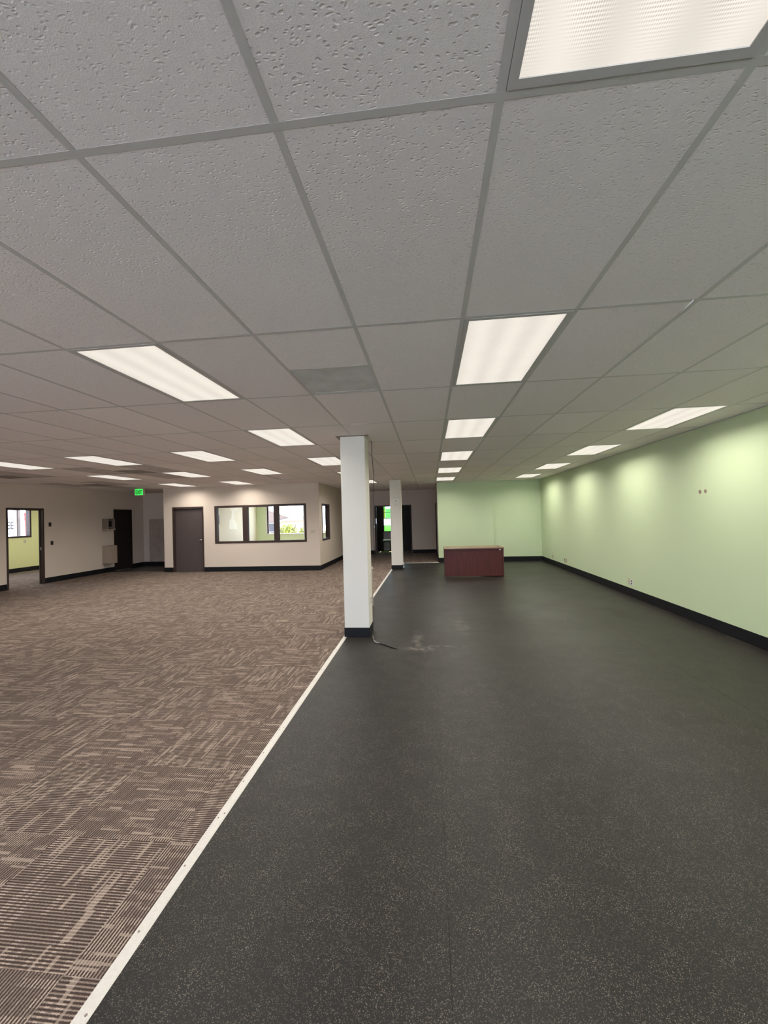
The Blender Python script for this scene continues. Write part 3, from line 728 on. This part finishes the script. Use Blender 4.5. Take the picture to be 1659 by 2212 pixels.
# ================================================================ THINGS
# ---- columns
def column(yf, label, lab_b):
    x0, x1 = -1.172, -0.838
    root = thing('column', ((x0+x1)/2, yf+.167, 0), label, 'column', 'square columns along the strip')
    MB().box(x0, x1, yf, yf+.335, 0.0, CEIL-.002).build('shaft', M['column'], root, bevel=0.006)
    t_ = 0.006
    MB().box(x0-t_, x1+t_, yf-t_, yf+.335+t_, 0.001, 0.128).build('baseboard', M['base'], root, bevel=0.003)
    return root
column(5.44, 'near square off-white column with black base, cable beside it', '')
column(12.36, 'far square off-white column with a white sensor on it', '')
ce = MB().box(-1.225, -1.172, 5.40, 5.83, CEIL-.004, CEIL+.004).box(-1.172, -0.78, 5.385, 5.44, CEIL-.004, CEIL+.004)

# ---- ceiling lights
def ceiling_light(i, j, label):
    x0, y0 = GX0+i*GW, GY0+j*GL
    cx, cy = x0+GW/2, y0+GL/2
    root = thing('ceiling_light', (cx, cy, CEIL), label, 'ceiling light', 'recessed ceiling light panels')
    hx, hy, f = GW/2-TW-.001, GL/2-TW-.001, 0.026
    if 'frame' not in LM:
        mb = MB()
        for a0, a1, b0, b1 in ((-hx, hx, -hy, -hy+f), (-hx, hx, hy-f, hy), (-hx, -hx+f, -hy+f, hy-f), (hx-f, hx, -hy+f, hy-f)): mb.box(a0, a1, b0, b1, -0.0015, 0.012)
        LM['frame'] = mb.mesh('lamp_frame', M['lampframe'])
        LM['lens'] = MB().box(-hx+f-.001, hx-f+.001, -hy+f-.001, hy-f+.001, 0.002, 0.006).mesh('lens', M['lens'])
        LM['housing'] = MB().box(-hx+.004, hx-.004, -hy+.004, hy-.004, 0.012, 0.09).mesh('housing', M['lampframe'])
        la = bpy.data.lights.new('lamp_tubes', 'AREA'); la.shape = 'RECTANGLE'; la.size = 2*(hx-f); la.size_y = 2*(hy-f)
        la.energy = LAMP_W; la.color = (1.0, 0.95, 0.86); la.spread = LAMP_SPREAD; LM['light'] = la
    for nm in ('frame', 'lens', 'housing'):
        o = bpy.data.objects.new(LM[nm].name.split('.')[0], LM[nm]); COL.objects.link(o); o.parent = root
    lo = bpy.data.objects.new('lamp_tubes', LM['light']); COL.objects.link(lo); lo.parent = root; lo.location = (0, 0, -0.006)
    return root
LM = {}
LLAB = {
 (0, -1): 'large ceiling light panel overhead, cut off by the top edge of the view',
 (0, 1): 'ceiling light panel above the black rubber, nearest whole one in the middle row',
 (0, 3): 'second whole ceiling light panel in the row leading to the desk',
 (0, 5): 'third whole ceiling light panel in the row leading to the desk',
 (0, 7): 'fourth whole ceiling light panel in the row leading to the desk',
 (0, 9): 'last ceiling light panel of the row, just before the green end wall',
 (4, 3): 'nearest visible ceiling light panel beside the right green wall',
 (4, 5): 'second ceiling light panel beside the right green wall',
 (4, 7): 'third ceiling light panel beside the right green wall',
 (4, 9): 'farthest ceiling light panel beside the right green wall, near its corner',
 (-4, 1): 'large ceiling light panel over the carpet, left of the dusty vent',
 (-4, 3): 'ceiling light panel over the carpet just left of the near column top',
 (-4, 5): 'ceiling light panel partly hidden behind the near column top',
 (-4, 7): 'ceiling light panel of which only a tip shows left of the near column',
 (-4, 9): 'ceiling light panel seen between the two columns at the corridor mouth',
 (-7, 4): 'nearer of the two ceiling light panels before the right end of the office window',
 (-7, 6): 'farther of the two ceiling light panels before the right end of the office window',
 (-10, 4): 'nearest of the three ceiling light panels in the row toward the office door',
 (-10, 6): 'middle of the three ceiling light panels in the row toward the office door',
 (-10, 8): 'ceiling light panel right in front of the office window head',
 (-13, 4): 'leftmost ceiling light panel, cut off by the left edge of the view',
 (-13, 6): 'ceiling light panel before the green exit sign',
 (-13, 8): 'ceiling light panel in front of the left end of the office wall',
 (4, 1): 'unseen ceiling light panel added beside the right wall, just outside the view',  # from here down: out-of-view lamps added for extra light
 (4, -1): 'unseen ceiling light panel added beside the right wall, over the viewpoint',
 (-4, -1): 'unseen ceiling light panel added over the carpet beside the viewpoint',
 (-13, 2): 'unseen ceiling light panel added by the left wall, just left of the view',
 (-10, 0): 'unseen ceiling light panel added in the door row, level with the viewpoint',
 (-13, 0): 'unseen ceiling light panel added by the left wall, level with the viewpoint',
}
for ij in LIGHTS: ceiling_light(*ij, LLAB[ij])
# unseen lamps added to brighten the side rooms (same fittings)
def added_room_lamp(cx, cy, label):
    i, j = (cx-GX0)/GW-.5, (cy-GY0)/GL-.5
    r = ceiling_light(i, j, label); r.location.z = CEIL-.012
added_room_lamp(-6.9, 14.4, 'unseen ceiling light panel added inside the boxed office, nearest its door')
added_room_lamp(-4.9, 14.4, 'unseen ceiling light panel added inside the boxed office, nearest its side window')
added_room_lamp(-6.9, 17.4, 'unseen ceiling light panel added inside the boxed office, near the plaster patch')
added_room_lamp(-4.9, 17.4, 'unseen ceiling light panel added inside the boxed office, near the outer window')
added_room_lamp(-12.5, 10.6, 'nearer unseen ceiling light panel added inside the lime green room')
added_room_lamp(-12.5, 13.4, 'farther unseen ceiling light panel added inside the lime green room')

# ---- vents
VL = ['grey dusty square ceiling vent in the middle of the ceiling', 'sooty ceiling vent above the light before the office',
      'sooty ceiling vent near the left edge of the view', 'sooty ceiling vent close to the left wall, before the exit sign']
for (i, j), lab in zip(VENTS, VL):
    x0, y0 = GX0+i*GW, GY0+(j+.5)*GL; cx, cy = x0+GW/2, y0+GL/4
    root = thing('ceiling_vent', (cx, cy, CEIL), lab, 'vent', 'square ceiling vents')
    mt = M['vent'] if (i, j) == (-2, 1) else M['soot']
    mb = MB()
    hw = GW/2-TW-.001
    mb2 = MB()
    for a0, a1, b0, b1 in ((-hw, hw, -hw, -hw+.025), (-hw, hw, hw-.025, hw), (-hw, -hw+.025, -hw+.025, hw-.025), (hw-.025, hw, -hw+.025, hw-.025)): mb2.box(cx+a0, cx+a1, cy+b0, cy+b1, CEIL+.002, CEIL+.008)
    mb2.build('vent_frame', mt, root)
    MB().box(cx-hw+.025, cx+hw-.025, cy-hw+.025, cy+hw-.025, CEIL+.004, CEIL+.007).build('perforated_plate', mt, root)

# ---- desk
DX0, DX1, DY0, DY1, DH = 0.365, 1.853, 10.72, 11.44, 0.738
desk = thing('office_desk', ((DX0+DX1)/2, (DY0+DY1)/2, 0), 'dark mahogany office desk before the green end wall', 'desk')
MB().box(DX0-.008, DX1+.008, DY0-.012, DY1, DH-.030, DH).build('desk_top', M['mahoganysheen'], desk, bevel=0.004)
MB().box(DX0, DX0+.03, DY0, DY1-.02, 0.0, DH-.03).build('side_panel', M['mahogany'], desk, bevel=.002)
MB().box(DX1-.03, DX1, DY0, DY1-.02, 0.0, DH-.03).build('side_panel', M['mahogany'], desk, bevel=.002)
MB().box(DX0+.03, DX1-.03, DY0+.018, DY0+.038, 0.014, DH-.03).build('modesty_panel', M['mahogany'], desk, bevel=.002)
MB().box(DX1-.45, DX1-.03, DY0+.10, DY1-.03, 0.02, DH-.03).build('drawer_pedestal', M['mahogany'], desk, bevel=.002)
for xx in (DX0+.09, DX1-.10):
    MB().tube([(xx, DY0+.22, DH), (xx, DY0+.22, DH+.004)], 0.033, 18).tube([(xx, DY0+.22, DH+.004), (xx, DY0+.22, DH+.005)], 0.024, 18).build('cable_grommet', M['black'], desk)
MB().box(DX1-.112, DX1-.062, DY0+.0165, DY0+.018, DH-.068, DH-.045).build('paper_label', M['white'], desk)

# ---- cords by the near column
cord = tag(MB().tube([(-.838+.012, 5.86, 2.702), (-.80, 5.85, 2.690), (-.795, 5.85, 2.62), (-.797, 5.85, 2.47), (-.790, 5.86, 2.36), (-.780, 5.86, 2.2), (-.786, 5.85, 2.05), (-.792, 5.85, 1.9), (-.796, 5.85, 1.6), (-.800, 5.85, 1.3), (-.803, 5.85, 1.02)], 0.0045, 8).build('hanging_cable', M['blackwire'], smooth=True),
           'thin black cable hanging from the ceiling beside the near column', 'cable')
cap = tag(ce.build('torn_ceiling_edge', M['tandark']), 'ragged dark ceiling trim around the top of the near column', 'trim')
fc = thing('floor_cable', (-.70, 5.15, 0), 'short dark cable stub taped to the rubber beside the near column base', 'cable')
MB().tube([(-.800, 5.50, .014), (-.785, 5.40, .012), (-.755, 5.27, .010), (-.725, 5.19, .010), (-.66, 5.155, .009)], [.007, .008, .009, .008, .006], 8).build('tape_wrap', M['greywire'], fc, smooth=True)
MB().tube([(-.788, 5.47, .020), (-.760, 5.33, .022), (-.745, 5.26, .018)], 0.007, 8).tube([(-.67, 5.158, .009), (-.60, 5.11, .008), (-.52, 5.03, .007), (-.47, 4.985, .006), (-.43, 4.965, .005)], [.007, .008, .008, .006, .003], 8).build('cable', M['blackwire'], fc, smooth=True)
# outlet on the side of the near column
ou = thing('wall_outlet', (-.838, 5.62, .46), 'white outlet low on the right side of the near column', 'outlet', 'wall outlets')
MB().box(-.838, -.832, 5.585, 5.655, .40, .515).build('cover_plate', M['white'], ou, bevel=.002)
for z0 in (.418, .468): MB().box(-.832, -.8305, 5.605, 5.635, z0, z0+.03).build('socket', M['black'], ou)
# slim board behind the near column
bd = thing('leaning_board', (-1.055, 7.38, 0), 'slim tan board standing on edge behind the near column, coiled cord on top', 'board')
MB().box(-1.084, -1.054, 7.35, 7.41, 0.0, .655).build('board_face', M['tan'], bd, bevel=.002)
MB().box(-1.106, -1.084, 7.353, 7.407, 0.0, .65).build('dark_edge', M['black'], bd)
loop = [(-1.078+.022*math.cos(a), 7.38+.01*math.sin(a*2), .682+.020*math.sin(a)) for a in [k*math.pi/8 for k in range(17)]]
MB().tube(loop, 0.007, 8).tube([(p[0]+.004, p[1]+.018, p[2]-.008) for p in loop], 0.007, 8).build('cord_coil', M['ivory'], bd, smooth=True)
# white plug at the far column
pl = thing('plug_adapter', (-.822, 12.45, 0), 'small white plug and box low on the right side of the far column', 'plug')
MB().box(-.832, -.795, 12.42, 12.48, .135, .19).build('upper_plug', M['white'], pl, bevel=.006)
MB().box(-.832, -.800, 12.42, 12.48, .03, .10).build('lower_plug', M['white'], pl, bevel=.006)
# sensor on the far column
th = thing('wall_sensor', (-.99, 12.36, 1.94), 'white wall sensor with a dark eye high on the far column', 'sensor')
MB().prism([(-1.055, 2.12), (-.925, 2.12), (-.925, 2.06), (-.940, 1.94), (-.955, 1.925), (-1.025, 1.925), (-1.040, 1.94), (-1.055, 2.06)], 'y', 12.325, 12.3595).build('sensor_body', M['white'], th, bevel=.006)
MB().tube([(-.99, 12.325, 2.06), (-.99, 12.318, 2.06)], 0.017, 14).build('sensor_eye', M['black'], th)
MB().box(-1.02, -.96, 12.321, 12.325, 1.945, 1.985).build('sensor_lens', M['ivory'], th)

# ---- right wall outlets and holes
def outlet(name, y0, y1, z0, z1, label, mat, cat, slots=True):
    r = thing(name, (XR, (y0+y1)/2, z0), label, cat, 'wall plates')
    MB().box(XR-.006, XR, y0, y1, z0, z1).build('cover_plate', M[mat], r, bevel=.0015)
    if slots:
        ym, d = (y0+y1)/2, (y1-y0)*.22
        for zc in (z0+(z1-z0)*.3, z0+(z1-z0)*.7): MB().box(XR-.0072, XR-.006, ym-d, ym+d, zc-.014, zc+.014).build('socket', M['black'], r)
    return r
outlet('blank_plate', 8.135, 8.215, .205, .325, 'tan blank wall plate on the right wall, left one of the near pair', 'ivory', 'wall plate', False)
outlet('wall_outlet', 8.030, 8.108, .205, .325, 'white outlet with dark sockets on the right wall, right one of the near pair', 'white', 'outlet')
outlet('wall_outlet', 11.80, 11.885, .20, .325, 'left outlet of the far pair low on the right green wall', 'ivory', 'outlet')
outlet('wall_outlet', 11.665, 11.745, .20, .325, 'right outlet of the far pair low on the right green wall', 'ivory', 'outlet')
outlet('wall_outlet', 12.895, 12.965, .205, .320, 'single outlet low on the right green wall nearest its far corner', 'ivory', 'outlet')
for y0, lab in ((6.055, 'left of two small brown holes high on the right green wall'), (5.945, 'right of two small brown holes high on the right green wall')):
    r = thing('wall_hole', (XR, y0, 1.81), lab, 'hole', 'holes in the green wall')
    MB().tube([(XR, y0, 1.83), (XR-.004, y0, 1.83)], 0.028, 14).build('torn_rim', M['tan'], r)
    MB().tube([(XR-.004, y0, 1.83), (XR-.005, y0, 1.83)], 0.015, 12).build('hole_centre', M['tandark'], r)

# ---- left wall items
def lswitch(yc, z0, z1, label):
    r = thing('wall_switch', (XL, yc, z0), label, 'switch')
    MB().box(XL, XL+.012, yc-.038, yc+.038, z0, z1).build('switch_plate', M['black'], r, bevel=.003)
    MB().box(XL+.012, XL+.02, yc-.012, yc+.012, (z0+z1)/2-.022, (z0+z1)/2+.022).build('switch_lever', M['brown'], r)
lswitch(10.482, 1.575, 1.69, 'upper black wall plate right of the open doorway')
lswitch(10.535, 1.055, 1.165, 'lower black switch right of the open doorway')
ws = thing('wall_switch', (-3.59, YO, 1.14), 'ivory three-gang light switch at the right end of the office front', 'switch')
MB().box(-3.665, -3.515, YO-.006, YO, 1.142, 1.26).build('switch_plate', M['ivory'], ws, bevel=.002)
for k in range(3): MB().box(-3.640+k*.047-.006+.004, -3.640+k*.047+.010, YO-.016, YO-.006, 1.19, 1.214).build('switch_lever', M['tan'], ws)

db = thing('waste_receptacle', (XL+.15, 12.47, .30), 'beige wall-mounted waste box low beside the dark left door', 'bin')
mb = MB().box(XL, XL+.295, 12.320, 12.625, .305, .885)
mb.build('box_body', M['tan'], db, bevel=.012)
MB().box(XL+.03, XL+.25, 12.35, 12.60, .885, .888).build('top_opening', M['tandark'], db)
MB().box(XL+.295, XL+.299, 12.345, 12.60, .34, .85).build('front_panel', M['tan'], db, bevel=.001)
up = thing('towel_dispenser', (XL+.12, 12.47, 1.40), 'beige wall-mounted dispenser box high beside the dark left door', 'dispenser')
MB().box(XL, XL+.235, 12.335, 12.350, 1.44, 1.77).box(XL, XL+.235, 12.60, 12.615, 1.44, 1.77).box(XL, XL+.235, 12.35, 12.60, 1.755, 1.77).box(XL, XL+.02, 12.35, 12.60, 1.44, 1.755).build('dispenser_body', M['tandark'], up, bevel=.003)
MB().box(XL, XL+.25, 12.325, 12.625, 1.40, 1.44).build('drip_tray', M['tan'], up, bevel=.008)
MB().box(XL+.06, XL+.16, 12.39, 12.44, 1.46, 1.74).box(XL+.06, XL+.16, 12.51, 12.56, 1.46, 1.74).build('inner_spool', M['black'], up)
for z0 in (1.49, 1.72): MB().tube([(XL+.17, 12.36, z0), (XL+.17, 12.59, z0)], .012, 8).build('metal_rod', M['chrome'], up)

# ---- exit sign hanging from the ceiling
ex = thing('exit_sign', (-9.135, 12.14, 2.49), 'green lit exit sign hanging from the ceiling near the alcove', 'sign')
MB().box(-9.315, -8.965, 12.115, 12.165, 2.485, 2.690).build('sign_housing', M['ivory'], ex, bevel=.008)
face = MB().box(-9.283, -9.025, 12.108, 12.115, 2.495, 2.682).build('lit_face', M['exitgreen'], ex)
MB().tube([(-9.14, 12.14, 2.69), (-9.14, 12.14, CEIL)], .03, 12).build('mount_canopy', M['ivory'], ex)
def text_mesh(txt, size, mat, name, parent, loc, rot, depth=.004, bold=0.0, xscale=1.0):
    cu = bpy.data.curves.new(name, 'FONT'); cu.body = txt; cu.size = size; cu.extrude = depth; cu.offset = bold; cu.align_x = 'CENTER'; cu.resolution_u = 3
    tmp = bpy.data.objects.new('tmp', cu); COL.objects.link(tmp)
    dg = bpy.context.evaluated_depsgraph_get(); me = bpy.data.meshes.new_from_object(tmp.evaluated_get(dg))
    bpy.data.objects.remove(tmp); bpy.data.curves.remove(cu)
    me.name = name; me.materials.clear(); me.materials.append(mat)
    me.transform(Matrix.Rotation(rot[2], 4, 'Z') @ Matrix.Rotation(rot[0], 4, 'X') @ Matrix.Diagonal((xscale, 1, 1, 1)))
    o = bpy.data.objects.new(name, me); COL.objects.link(o); o.parent = parent
    po = world_loc(parent); o.location = (loc[0]-po[0], loc[1]-po[1], loc[2]-po[2])
    return o
text_mesh('EXIT', 0.165, M['exitletter'], 'sign_lettering', ex, (-9.154, 12.105, 2.530), (math.pi/2, 0, 0), .003, .004, 0.66)

# ---- loose strip at the ceiling
tag(MB().tube([(1.402, 2.300, 2.697), (1.396, 2.335, 2.686), (1.394, 2.375, 2.680), (1.397, 2.42, 2.683), (1.403, 2.455, 2.690)], [.004, .006, .006, .005, .003], 6).build('loose_strip', M['white'], smooth=True),
    'short white strip peeling from a grid joint on the right ceiling', 'strip')

# ---- dusty scuffs and the mop-dried marks are in the rubber itself; a stool in the vestibule
st = thing('stool', (-1.99, 18.75, 0), 'dark stool in the vestibule under the green window', 'stool')
MB().box(-2.16, -1.80, 18.62, 18.90, .42, .52).build('seat', M['black'], st, bevel=.02)
for sx_ in (-2.13, -1.83):
    for sy_ in (18.65, 18.87): MB().tube([(sx_, sy_, .42), (sx_+(.01 if sx_ > -2 else -.01), sy_, 0.0)], .013, 8).build('leg', M['black'], st)
MB().tube([(-2.13, 18.65, .2), (-1.83, 18.65, .2)], .008, 6).build('rung', M['black'], st)
vb = MB().box(-2.16, -1.34, YE-.02, YE, .0, .87).build('panel_below_window', M['slab'], bpy.data.objects['wall_vestibule'])

# outlet in the lime room
lo_ = thing('wall_outlet', (XLR, 13.10, 1.0), 'small grey plate on the lime wall below the window', 'wall plate')
MB().box(XLR, XLR+.006, 13.06, 13.14, 1.00, 1.12).build('cover_plate', M['ivory'], lo_, bevel=.002)

# ================================================================ OUTSIDE
gr = struct(MB().box(-70, 60, YE+.2, 90, -.30, -.05).box(-70, XLR-.2, -30, YE+.2, -.30, -.05).box(XLR-.2, 60, -40, YF-.2, -.30, -.05).box(XR+.15, 60, YF-.2, YE+.2, -.30, -.05).build('ground', M['concrete'], org=(0, 0, 0)), 'bright paved ground outside the windows')
# house seen through the office window
hs = thing('house', (-15.5, 36, -.05), 'pinkish house with white-trimmed roof eaves outside the office window', 'house')
MB().box(-21.0, -13.1, 34.4, 42, -.05, 1.6).build('house_wall', M['stucco'], hs)
MB().prism([(33.9, 1.42), (33.9, 1.56), (38.2, 2.30), (42.5, 1.56), (42.5, 1.42)], 'x', -21.4, -12.9).build('roof', M['shingle'], hs)
MB().box(-21.4, -12.85, 33.82, 33.9, 1.38, 1.58).build('eave_board', M['trimwhite'], hs)
MB().prism([(-15.2, 1.40), (-15.2, 2.05), (-13.6, 2.45), (-11.45, 1.72), (-11.45, 1.58), (-12.75, 1.36)], 'y', 33.1, 33.8).build('gable', M['shingle'], hs)
MB().prism([(-13.6, 2.45), (-13.55, 2.58), (-11.40, 1.80), (-11.45, 1.66)], 'y', 33.0, 33.1).build('gable_trim', M['trimwhite'], hs)
MB().prism([(-12.80, 1.30), (-12.75, 1.42), (-11.40, 1.72), (-11.42, 1.60)], 'y', 33.0, 33.1).build('gable_trim', M['trimwhite'], hs)
MB().box(-14.0, -13.2, 34.36, 34.4, .55, 1.25).build('house_window', M['slate'], hs)
for z0 in (.48, 1.25): MB().box(-14.08, -13.12, 34.33, 34.36, z0, z0+.07).build('window_trim', M['trimwhite'], hs)
b2 = thing('shed_building', (-13, 44, -.05), 'violet grey building beyond the house outside the office window', 'building')
MB().box(-15.2, -13.85, 42.6, 46, -.05, 1.86).build('building_wall', M['slate'], b2)
MB().box(-15.25, -13.80, 42.5, 46.1, 1.86, 1.92).build('roof_edge', M['trimwhite'], b2)
MB().box(-14.75, -14.35, 42.57, 42.6, .2, 1.6).build('pale_door', M['signwhite'], b2)
def bush(cx, cy, r, hgt, n, label, seed):
    rs = random.Random(seed); root = thing('shrub', (cx, cy, -.05), label, 'shrub', 'shrubs outside the office window')
    st_ = MB(); fo = MB()
    for k in range(7):
        a = rs.uniform(0, 6.28); st_.tube([(cx, cy, -.05), (cx+r*.5*math.cos(a), cy+r*.3*math.sin(a), hgt*.6), (cx+r*.8*math.cos(a), cy+r*.5*math.sin(a), hgt*.9)], [.015, .01, .005], 5)
    st_.build('stems', M['post'], root)
    for k in range(n):
        a, q = rs.uniform(0, 6.28), rs.random()**.5
        x, y, z = cx+r*q*math.cos(a), cy+r*.6*q*math.sin(a), hgt*(.25+.75*rs.random()*(1-.35*q*q))
        s = rs.uniform(.03, .065); d = Vector((rs.uniform(-1, 1), rs.uniform(-1, 1), rs.uniform(-.4, 1))).normalized(); e = d.cross(Vector((rs.uniform(-1, 1), .3, 1))).normalized()
        c = Vector((x, y, z)); nn = len(fo.v)
        fo.v += [tuple(c-d*s*1.6), tuple(c+e*s*.7), tuple(c+d*s*1.6), tuple(c-e*s*.7)]; fo.f.append((nn, nn+1, nn+2, nn+3))
    me = bpy.data.meshes.new('leaves'); me.from_pydata(fo.v, [], fo.f); me.materials.append(M['leaf'])
    o = bpy.data.objects.new('leaves', me); COL.objects.link(o); o.parent = root; o.location = (-cx, -cy, .05); o['kind'] = 'stuff'
bl = ['yellow-green shrub behind the middle office pane', 'yellow-green shrub left in the right office pane', 'tall yellow-green shrub in the middle of the right office pane', 'yellow-green shrub right in the right office pane', 'yellow-green shrub seen through the office side window']
for k, (cx, r, hh) in enumerate(((-9.35, .45, .98), (-8.45, .42, 1.25), (-7.85, .40, 1.40), (-7.2, .36, 1.2), (-5.9, .6, 1.0))): bush(cx, 22.6+.65*(k % 2), r, hh, 520, bl[k], k)
# sign outside the lime room
sg = thing('street_sign', (-19.0, 16.6, -.05), 'white sign board with dark lettering outside the left room window', 'sign')
MB().box(-19.10, -19.03, 15.2, 16.97, .95, 3.0).build('sign_board', M['signwhite'], sg)
MB().box(-19.14, -19.0, 16.97, 17.04, -.05, 3.1).build('sign_frame', M['tanpost'], sg)
MB().box(-19.14, -19.0, 17.10, 17.21, -.05, 3.1).build('sign_post', M['post'], sg)
R90 = (math.pi/2, 0, math.pi/2)
text_mesh('nt', .20, M['ink'], 'sign_lettering', sg, (-19.026, 16.80, 1.90), R90, .003, .003)
text_mesh('EE', .50, M['inkdark'], 'sign_lettering', sg, (-19.026, 16.76, 1.48), R90, .003, .010, 0.62)
text_mesh('AG', .25, M['inkdark'], 'sign_lettering', sg, (-19.026, 16.79, 1.24), R90, .003, .001, 0.72)
MB().box(-19.03, -19.026, 16.72, 16.92, 1.10, 1.115).build('rule_line', M['inkdark'], sg)
bn = thing('red_banner', (-18.9, 17.45, -.05), 'red banner on a pole outside the left room window', 'banner')
MB().prism([(17.30, 2.22), (17.50, 2.26), (17.51, 1.0), (17.39, .6), (17.34, 1.7)], 'x', -18.92, -18.90).build('banner_cloth', M['red'], bn)
MB().tube([(-18.93, 17.53, -.05), (-18.93, 17.53, 2.6)], .02, 8).build('pole', M['trimwhite'], bn)
MB().tube([(-18.93, 17.53, 2.26), (-18.93, 17.20, 2.5)], .012, 8).build('stay_rod', M['post'], bn)
